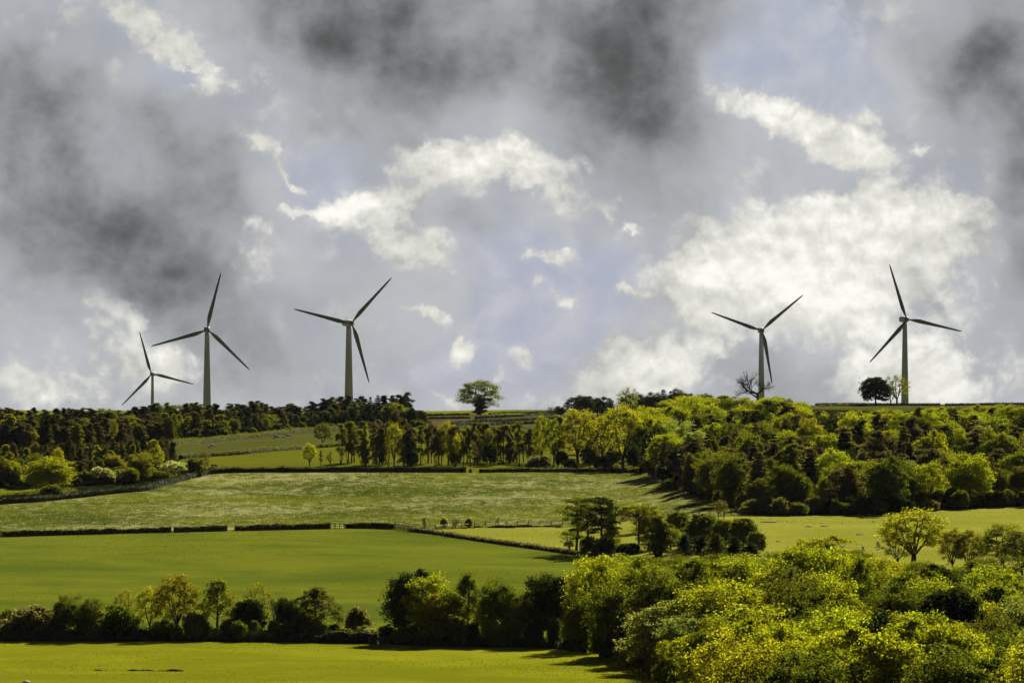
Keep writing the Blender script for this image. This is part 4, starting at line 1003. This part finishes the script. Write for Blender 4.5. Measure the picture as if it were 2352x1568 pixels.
# ------------------------------------------------------------------ wind turbines
def blade_mesh(Lb):
    A = Acc(); sec = []
    st_ = [(0, .62, .62, 0), (.03, .62, .6, 0), (.08, .85, .5, 8), (.15, 1.55, .42, 14), (.22, 1.95, .36, 12), (.35, 1.68, .27, 8), (.55, 1.28, .19, 4), (.75, .98, .13, 2), (.9, .74, .09, 0), (.97, .52, .06, 0), (1.0, .18, .03, 0)]
    m = 12
    for f, ch, th, tw in st_:
        tw = R(tw); ring = []
        k = max(0.0, min(1.0, (ch-.62)/.9))
        for j in range(m):
            a_ = 2*math.pi*j/m; xx = math.cos(a_)*ch/2 ; yy = math.sin(a_)*th/2
            if f > .05: yy *= (1 + .35*math.cos(a_)*-1)
            xx += -ch*.20 if f > .05 and f < .99 else (-.2 if f >= .99 else 0)
            ring.append((xx*math.cos(tw)-yy*math.sin(tw), xx*math.sin(tw)+yy*math.cos(tw), f*Lb))
        sec += ring
    n = len(st_); v = sec + [(0, 0, 0), (-.2, 0, Lb*1.003)]
    q = [(i*m+j, i*m+(j+1) % m, (i+1)*m+(j+1) % m, (i+1)*m+j) for i in range(n-1) for j in range(m)]
    for j in range(0, m, 2): q.append((n*m, (j+2) % m, (j+1) % m, j)); q.append((n*m+1, (n-1)*m+j, (n-1)*m+j+1, (n-1)*m+(j+2) % m))
    A.add(v, q); return A.mesh('blade', [BLADE], True)
LB = 26.5
BM = blade_mesh(LB)
def tower_mesh(h, r0, r1):
    A = Acc(); n = 25; z = np.linspace(-3, h, n); t = (z+3)/(h+3)
    tube(A, np.stack([z*0, z*0, z], 1), r0 + (r1-r0)*t, 32)
    for k in (.33, .66):
        zz = h*k; rr = r0 + (r1-r0)*((zz+3)/(h+3)); tube(A, [(0, 0, zz-.07), (0, 0, zz+.07)], [rr+.035]*2, 32)
    return A.mesh('tower', [PAINT], True)
def nacelle_mesh():
    A = Acc(); m = 16
    sec = [(-1.1, .95, .95, 0), (-.6, 1.25, 1.25, 0), (0, 1.4, 1.4, .05), (2.5, 1.45, 1.5, .1), (5.2, 1.4, 1.45, .15), (6.6, 1.25, 1.3, .2), (6.9, .8, .9, .25)]
    v = []
    for y, w, h, dz in sec:
        for j in range(m):
            a_ = 2*math.pi*j/m; cc, ss = math.cos(a_), math.sin(a_)
            v.append((math.copysign(abs(cc)**.5, cc)*w, y, math.copysign(abs(ss)**.5, ss)*h*.95 + dz))
    n = len(sec); v += [(0, sec[0][0], 0), (0, sec[-1][0], .25)]
    q = [(i*m+j, (i+1)*m+j, (i+1)*m+(j+1) % m, i*m+(j+1) % m) for i in range(n-1) for j in range(m)]
    for j in range(0, m, 2): q.append((n*m, j, j+1, (j+2) % m)); q.append((n*m+1, (n-1)*m+(j+2) % m, (n-1)*m+j+1, (n-1)*m+j))
    A.add(v, q); return A.mesh('nacelle', [PAINT], True)
def hub_mesh():
    A = Acc(); m = 18; v = []
    pr = [(1.1, .9), (.9, 1.12), (.2, 1.18), (-.6, 1.05), (-1.2, .75), (-1.6, .35), (-1.75, .05)]
    for y, rr in pr:
        for j in range(m): v.append((math.cos(2*math.pi*j/m)*rr, y, math.sin(2*math.pi*j/m)*rr))
    n = len(pr); v += [(0, pr[0][0], 0), (0, pr[-1][0]-.02, 0)]
    q = [(i*m+j, i*m+(j+1) % m, (i+1)*m+(j+1) % m, (i+1)*m+j) for i in range(n-1) for j in range(m)]
    for j in range(0, m, 2): q.append((n*m, (j+2) % m, j+1, j)); q.append((n*m+1, (n-1)*m+j, (n-1)*m+j+1, (n-1)*m+(j+2) % m))
    A.add(v, q); return A.mesh('hub', [BLADE], True)
NM, HM = nacelle_mesh(), hub_mesh()
A = Acc(); tube(A, [(0, 0, 0), (0, 0, .9)], [.04]*2, 6); tube(A, [(-.25, 0, .85), (.25, 0, .85)], [.03]*2, 6); box(A, (.25, 0, .95), (.16, .16, .16)); VM = A.mesh('wind_vane', [DARKMETAL])
def turbine(hubpx, towerpx, D, yaw, ang, wb, wt, label, lb=LB):
    """hub and tower positions come from the photograph; ang is the angle of one blade; yaw turns the rotor to the right"""
    d = ray(*hubpx); d = d/d[1]; hub = np.array([d[0]*D, D, EYE + d[2]*D])
    # tower stands behind the rotor along the nacelle axis
    over = 3.4
    ax = np.array([math.sin(yaw), -math.cos(yaw), 0])      # rotor faces this way
    tp = hub - ax*over
    gz0 = gz(tp[0], tp[1]); h = hub[2] - 1.25 - gz0
    e = empty('wind_turbine', (tp[0], tp[1], gz0), label, 'wind turbine', 'wind turbines on the skyline')
    e.rotation_euler = (0, 0, yaw)
    part('tower', tower_mesh(h, wb/2, wt/2), e)
    hz = h + 1.25
    na = part('nacelle', NM, e, (0, -.9, hz))
    part('wind_vane', VM, na, (.4, 4.6, 1.55)); part('wind_vane', VM, na, (-.5, 5.6, 1.55))
    part('hub', HM, e, (0, -over, hz))
    for k in range(3):
        b = part('blade', BM, e, (0, -over-.35, hz)); al = R(90 - ang - 120*k)
        b.rotation_euler = (0, al, 0); b.scale = (1, 1, lb/LB)
S = 1/1.7415
def dd(rp): return 26.5*22755/rp
turbine((607*S, 1495*S), None, dd(175), R(-4), 106, 2.9, 1.5, 'smallest and farthest wind turbine at the far left')
turbine((829*S, 1318*S), None, dd(233), R(4), 76.3, 4.0, 2.1, 'wind turbine with one blade nearly upright, second from left')
turbine((1405.5*S, 1292*S), None, dd(249), R(20), 47.0, 4.1, 2.2, 'third wind turbine from left, its box shaped head showing beside the hub')
turbine((3048*S, 1321*S), None, dd(217), R(3), 40.4, 3.7, 2.0, 'wind turbine rising behind the leafless tree')
turbine((3627*S, 1277*S), None, dd(232), R(11), 107.9, 3.8, 2.0, 'rightmost wind turbine, behind the airy yellow tree')

# ------------------------------------------------------------------ sky and sun
SUN_AZ, SUN_EL = R(19), R(28)
w = bpy.data.worlds.new('World'); scene.world = w; w.use_nodes = True
nt = w.node_tree; nt.nodes.clear()
out = nd(nt, 'ShaderNodeOutputWorld'); bg = nd(nt, 'ShaderNodeBackground'); nt.links.new(bg.outputs[0], out.inputs[0])
tc = nd(nt, 'ShaderNodeTexCoord'); sep = nd(nt, 'ShaderNodeSeparateXYZ'); nt.links.new(tc.outputs['Generated'], sep.inputs[0])
sx, sy, sz = sep.outputs
ay = math_n(nt, 'MAXIMUM', math_n(nt, 'ABSOLUTE', sy), .12)
A_ = math_n(nt, 'MULTIPLY_ADD', math_n(nt, 'DIVIDE', sx, ay), F, 1176.0)
B_ = math_n(nt, 'MULTIPLY_ADD', math_n(nt, 'DIVIDE', sz, ay), -F, 919.0)
cb = nd(nt, 'ShaderNodeCombineXYZ'); nt.links.new(math_n(nt, 'DIVIDE', A_, 1000.0), cb.inputs[0]); nt.links.new(math_n(nt, 'DIVIDE', B_, 1000.0), cb.inputs[1])
P0 = cb.outputs[0]          # direction as position on a plane; one unit spans 4.4 degrees
def warp(vec, scale, amt, detail=3, off=0.0, rough=.55):
    n = nd(nt, 'ShaderNodeTexNoise', noise_dimensions='3D'); n.inputs['Scale'].default_value = scale; n.inputs['Detail'].default_value = detail; n.inputs['Roughness'].default_value = rough
    mp = nd(nt, 'ShaderNodeMapping'); mp.inputs['Location'].default_value = (off, off*.7, off*1.3); nt.links.new(vec, mp.inputs[0]); nt.links.new(mp.outputs[0], n.inputs['Vector'])
    s = nd(nt, 'ShaderNodeVectorMath', operation='SUBTRACT'); nt.links.new(n.outputs['Color'], s.inputs[0]); s.inputs[1].default_value = (.5, .5, .5)
    m = nd(nt, 'ShaderNodeVectorMath', operation='MULTIPLY'); nt.links.new(s.outputs[0], m.inputs[0]); m.inputs[1].default_value = (amt, amt, 0)
    a_ = nd(nt, 'ShaderNodeVectorMath', operation='ADD'); nt.links.new(vec, a_.inputs[0]); nt.links.new(m.outputs[0], a_.inputs[1]); return a_.outputs[0]
def blobs(vec, lst):
    acc = None
    src = vec
    for i_, (cx_, cy_, rx, ry, rot, amp) in enumerate(lst):
        if i_ and i_ % 4 == 0:      # evaluate the patches a few at a time
            vec_ = nd(nt, 'ShaderNodeVectorMath', operation='MULTIPLY_ADD'); nt.links.new(acc, vec_.inputs[0]); vec_.inputs[1].default_value = (1e-7, 1e-7, 0); nt.links.new(src, vec_.inputs[2]); vec = vec_.outputs[0]
        mp = nd(nt, 'ShaderNodeMapping', vector_type='TEXTURE'); nt.links.new(vec, mp.inputs[0])
        mp.inputs['Location'].default_value = (cx_/1000, cy_/1000, 0); mp.inputs['Rotation'].default_value = (0, 0, R(rot)); mp.inputs['Scale'].default_value = (rx/1000, ry/1000, 1)
        ln = nd(nt, 'ShaderNodeVectorMath', operation='LENGTH'); nt.links.new(mp.outputs[0], ln.inputs[0])
        mr = mrange(nt, ln.outputs['Value'], 0.0, 1.0, amp, 0.0)
        acc = mr if acc is None else math_n(nt, 'ADD', acc, mr)
    return acc
PD = warp(warp(P0, 2.0, .24, 2, 3.0), 6, .09, 4, 9.0)           # soft large cloud masses
PW = warp(warp(warp(P0, 3.4, .13, 2, 5.0), 11, .10, 5, 1.0, .62), 34, .028, 4, 4.0, .65)       # ragged bright edges
PS = warp(P0, 5.0, .05, 3, 7.0)
#             x     y    rx   ry  rot  amount
DARK = [(850, 40, 512, 243, 0, 1.15), (1130, 120, 422, 204, 10, 0.28), (1440, 210, 268, 384, 8, 1.2), (1480, 30, 422, 192, 0, 0.79), (110, 250, 332, 294, 30, 0.79), (230, 530, 345, 217, 15, 1.0), (450, 410, 217, 307, -15, 0.79), (420, 640, 320, 179, 20, 0.73), (60, 90, 140, 204, 0, 0.26), (60, 620, 256, 192, 0, 0.37), (2290, 180, 294, 435, -20, 0.89), (2350, 600, 140, 243, 0, 0.68), (2380, 420, 153, 204, 0, 0.42), (880, 280, 332, 128, 5, 0.47), (620, 800, 422, 192, 10, 0.44), (200, 930, 384, 115, 0, 0.19), (780, 640, 204, 102, 0, 0.19), (1720, 820, 268, 115, 20, 0.44), (1870, 900, 256, 89, 0, 0.37), (2090, 660, 153, 102, 30, 0.32), (1090, 490, 179, 76, 10, 0.37), (1560, 480, 332, 115, 10, 0.23), (2230, 830, 192, 115, 20, 0.26), (1230, 900, 332, 76, 0, 0.16), (700, 110, 192, 204, 0, 0.21), (760, 90, 170, 120, 20, 0.35), (330, 520, 120, 90, 40, 0.3), (150, 200, 110, 90, 30, 0.3), (1500, 300, 110, 120, 0, 0.3), (2260, 120, 110, 160, -20, 0.3)]
BRIGHT = [(330, 50, 271, 88, 32, 0.65), (440, 130, 153, 53, 25, 0.47), (480, 200, 141, 37, -8, 0.47), (60, 30, 141, 106, 0, 0.39), (610, 340, 106, 53, 45, 0.65), (680, 405, 82, 25, 48, 0.69), (630, 300, 66, 46, 0, 0.4), (690, 485, 94, 30, 15, 0.56), (900, 520, 259, 112, 28, 0.73), (830, 470, 153, 47, -8, 0.43), (1110, 370, 342, 112, 5, 0.65), (980, 430, 200, 106, 0, 0.43), (1300, 440, 224, 94, 15, 0.39), (950, 570, 129, 70, 10, 0.43), (1720, 240, 200, 82, 25, 0.47), (1870, 310, 271, 88, 22, 0.69), (2000, 300, 100, 100, 0, 0.52), (1830, 255, 106, 53, 0, 0.43), (2050, 350, 129, 82, 0, 0.34), (2140, 320, 55, 34, 0, 0.5), (1850, 570, 554, 200, -4, 0.82), (1620, 610, 271, 141, -25, 0.47), (2130, 580, 306, 224, 10, 0.65), (2010, 470, 224, 88, -5, 0.47), (1780, 660, 330, 153, 0, 0.39), (2230, 520, 153, 94, 20, 0.34), (2000, 790, 495, 212, 15, 0.6), (1470, 870, 354, 165, -15, 0.73), (1430, 850, 141, 94, 0, 0.34), (2150, 900, 330, 106, 0, 0.43), (1650, 720, 306, 118, 0, 0.39), (1250, 610, 112, 35, 5, 0.65), (1235, 660, 44, 20, 10, 0.5), (1000, 742, 94, 40, 24, 0.69), (940, 728, 60, 20, 10, 0.4), (1085, 828, 55, 39, 15, 0.72), (1070, 800, 24, 25, 0, 0.4), (1195, 828, 66, 39, -5, 0.72), (1275, 705, 37, 29, 20, 0.45), (1440, 690, 76, 23, -5, 0.53), (1440, 520, 33, 20, 25, 0.5), (1020, 918, 55, 25, 30, 0.75), (1170, 870, 33, 27, 0, 0.4), (1275, 810, 22, 23, 0, 0.35), (965, 650, 28, 18, 0, 0.3), (235, 700, 153, 70, 20, 0.56), (335, 720, 44, 57, 0, 0.5), (210, 830, 354, 177, 0, 0.43), (370, 840, 141, 118, 0, 0.39), (60, 900, 259, 118, 0, 0.26), (150, 60, 94, 70, 0, 0.17), (590, 560, 177, 141, 0, 0.19), (560, 640, 153, 82, 0, 0.26), (760, 505, 70, 40, 20, 0.35), (1380, 470, 90, 40, 20, 0.35), (1010, 350, 80, 40, -20, 0.35), (900, 600, 80, 60, 0, 0.35), (1200, 480, 80, 40, 0, 0.25), (1480, 480, 70, 30, 0, 0.2), (1290, 270, 110, 90, 30, 0.25), (180, 40, 80, 50, 30, 0.3), (1330, 640, 60, 30, 0, 0.25), (560, 520, 80, 60, 0, 0.25)]
BLUE = [(1250, 760, 330, 260, 0, 1.0), (1150, 560, 260, 110, 0, .7), (1790, 120, 300, 230, 0, 1.1), (1950, 230, 200, 110, 0, .7), (730, 430, 150, 120, 20, .9), (800, 340, 110, 60, 0, .5), (420, 165, 130, 70, -10, .9), (240, 650, 90, 60, 0, .7), (1420, 620, 160, 130, 0, .6), (1050, 860, 240, 100, 0, .6), (1690, 480, 220, 70, 0, .35), (1560, 340, 120, 90, 0, .3)]
dmask = blobs(PD, DARK); wmask = blobs(PW, BRIGHT); bmask = blobs(PS, BLUE)
f1 = noise(nt, P0, 3.4, 6, .52, .3); f2 = noise(nt, PS, 9.0, 6, .56, .1); f3 = noise(nt, PW, 3.0, 4, .5, .2); f4 = noise(nt, PS, 20, 5, .55)
mo = nd(nt, 'ShaderNodeMapping'); nt.links.new(PS, mo.inputs[0]); mo.inputs['Location'].default_value = (.004, -.020, 0)
f2b = noise(nt, mo.outputs[0], 9.0, 6, .56, .1)
relief = math_n(nt, 'SUBTRACT', f2, f2b)
# clear gaps: the sky itself, whitened by thin veil
sky = nd(nt, 'ShaderNodeTexSky', sky_type='NISHITA'); sky.sun_disc = False; sky.sun_elevation = SUN_EL; sky.sun_rotation = SUN_AZ
sky.altitude = 200; sky.air_density = 1.0; sky.dust_density = 1.0; sky.ozone_density = 1.0
sk = nd(nt, 'ShaderNodeVectorMath', operation='SCALE'); nt.links.new(sky.outputs[0], sk.inputs[0]); sk.inputs['Scale'].default_value = .05
def srgb(*c): return tuple(((k/255+.055)/1.055)**2.4 if k > 10 else k/255/12.92 for k in c)
blue = mixc(nt, .06, mixc(nt, mrange(nt, f2, .35, .65), srgb(167, 175, 198), srgb(185, 190, 204)), sk.outputs[0])
grey = mixc(nt, mrange(nt, f1, .36, .62), srgb(165, 169, 177), srgb(191, 193, 197))
grey = mixc(nt, mrange(nt, f2, .50, .72), grey, srgb(208, 208, 206))
bl = math_n(nt, 'ADD', bmask, math_n(nt, 'MULTIPLY_ADD', f2, .8, -.42))
veil = mixc(nt, math_n(nt, 'MULTIPLY', mrange(nt, bl, .05, .6), .92), grey, blue)
wa = math_n(nt, 'ADD', wmask, math_n(nt, 'MULTIPLY_ADD', f2, 1.0, -.52)); wa = math_n(nt, 'ADD', wa, math_n(nt, 'MULTIPLY_ADD', f4, .75, -.375))
alpha_w = mrange(nt, wa, .20, .58)
lit = math_n(nt, 'ADD', math_n(nt, 'MULTIPLY', wa, .50), math_n(nt, 'MULTIPLY', relief, 1.1)); lit = math_n(nt, 'ADD', lit, math_n(nt, 'MULTIPLY_ADD', f3, 1.7, -.78)); lit = math_n(nt, 'ADD', lit, math_n(nt, 'MULTIPLY_ADD', f4, .4, -.2))
wcol = mixc(nt, mrange(nt, lit, -.05, .40), srgb(176, 177, 177), srgb(216, 216, 208)); wcol = mixc(nt, mrange(nt, lit, .30, .88), wcol, srgb(255, 254, 247))
halo = math_n(nt, 'ADD', wmask, math_n(nt, 'MULTIPLY_ADD', f3, 1.1, -.55)); halo = math_n(nt, 'MULTIPLY', mrange(nt, halo, .0, .75), .72)
veil = mixc(nt, halo, veil, mixc(nt, mrange(nt, f2, .35, .65), srgb(186, 189, 194), srgb(216, 217, 216)))
c1 = mixc(nt, alpha_w, veil, wcol)
da = math_n(nt, 'ADD', dmask, math_n(nt, 'MULTIPLY_ADD', f1, 1.0, -.46)); da = math_n(nt, 'ADD', da, math_n(nt, 'MULTIPLY_ADD', noise(nt, PD, 9, 6, .55), .5, -.25))
da = math_n(nt, 'SUBTRACT', da, math_n(nt, 'MULTIPLY', alpha_w, .30))
dv_ = math_n(nt, 'ADD', da, math_n(nt, 'MULTIPLY_ADD', f2, 1.3, -.65)); dv_ = math_n(nt, 'ADD', dv_, math_n(nt, 'MULTIPLY_ADD', f3, 1.2, -.6)); dv_ = math_n(nt, 'ADD', dv_, math_n(nt, 'MULTIPLY_ADD', f4, .5, -.25))
dcol = mixc(nt, mrange(nt, dv_, .0, 1.85), srgb(168, 171, 174), srgb(70, 73, 72))
alpha_d = mrange(nt, da, -.06, .62)
c2 = mixc(nt, math_n(nt, 'MULTIPLY', alpha_d, .97), c1, dcol)
# unseen sky outside the view, darkened to deepen the shade in the scene
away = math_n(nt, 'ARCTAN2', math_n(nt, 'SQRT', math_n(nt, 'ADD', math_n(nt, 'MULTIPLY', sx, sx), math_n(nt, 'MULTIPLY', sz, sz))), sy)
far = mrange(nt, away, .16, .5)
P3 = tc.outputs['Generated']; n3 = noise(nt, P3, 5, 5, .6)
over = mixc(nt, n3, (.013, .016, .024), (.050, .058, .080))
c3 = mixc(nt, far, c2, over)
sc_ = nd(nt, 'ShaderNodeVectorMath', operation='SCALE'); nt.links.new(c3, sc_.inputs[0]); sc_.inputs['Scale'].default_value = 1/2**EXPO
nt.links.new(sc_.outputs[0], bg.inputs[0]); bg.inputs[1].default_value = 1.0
w.cycles.sampling_method = 'MANUAL'; w.cycles.sample_map_resolution = 512

sun = bpy.data.lights.new('sun', 'SUN'); sun.energy = 5.0; sun.angle = R(.53); sun.color = (1, .93, .78)
so = bpy.data.objects.new('sun', sun); C.objects.link(so)
dv = Vector((math.sin(SUN_AZ)*math.cos(SUN_EL), math.cos(SUN_AZ)*math.cos(SUN_EL), math.sin(SUN_EL)))
so.rotation_euler = dv.to_track_quat('Z', 'Y').to_euler()

cam = bpy.data.cameras.new('camera'); cam.lens = 200; cam.sensor_width = 36; cam.clip_end = 40000; cam.clip_start = 1
co = bpy.data.objects.new('camera', cam); C.objects.link(co); co.location = (0, 0, EYE); co.rotation_euler = (math.pi/2 + TILT, 0, 0)
scene.camera = co
scene.view_settings.view_transform = 'Standard'; scene.view_settings.look = 'None'; scene.view_settings.exposure = EXPO; scene.view_settings.gamma = 1
cy = scene.cycles; cy.max_bounces = 4; cy.diffuse_bounces = 1; cy.glossy_bounces = 1; cy.transmission_bounces = 4; cy.transparent_max_bounces = 4; cy.volume_bounces = 0
cy.use_denoising = True; cy.use_adaptive_sampling = True; cy.adaptive_threshold = .02

# ------------------------------------------------------------------ thin haze over the valley
hm = bpy.data.meshes.new('haze'); v = [(x, y, z) for x in (-12000, 12000) for y in (-6000, 16500) for z in (-95, 160)]
hm.from_pydata(v, [], [(0, 1, 3, 2), (4, 6, 7, 5), (0, 4, 5, 1), (2, 3, 7, 6), (0, 2, 6, 4), (1, 5, 7, 3)])
ho = bpy.data.objects.new('haze', hm); C.objects.link(ho); ho['kind'] = 'stuff'; tag(ho, 'thin pale haze in the air over the far fields and turbines', 'haze')
m, nt, out = nmat('haze'); pv = nd(nt, 'ShaderNodeVolumePrincipled'); pv.inputs['Density'].default_value = .0000055; pv.inputs['Color'].default_value = (.80, .88, 1, 1); pv.inputs['Anisotropy'].default_value = 0
nt.links.new(pv.outputs[0], out.inputs['Volume']); hm.materials.append(m)
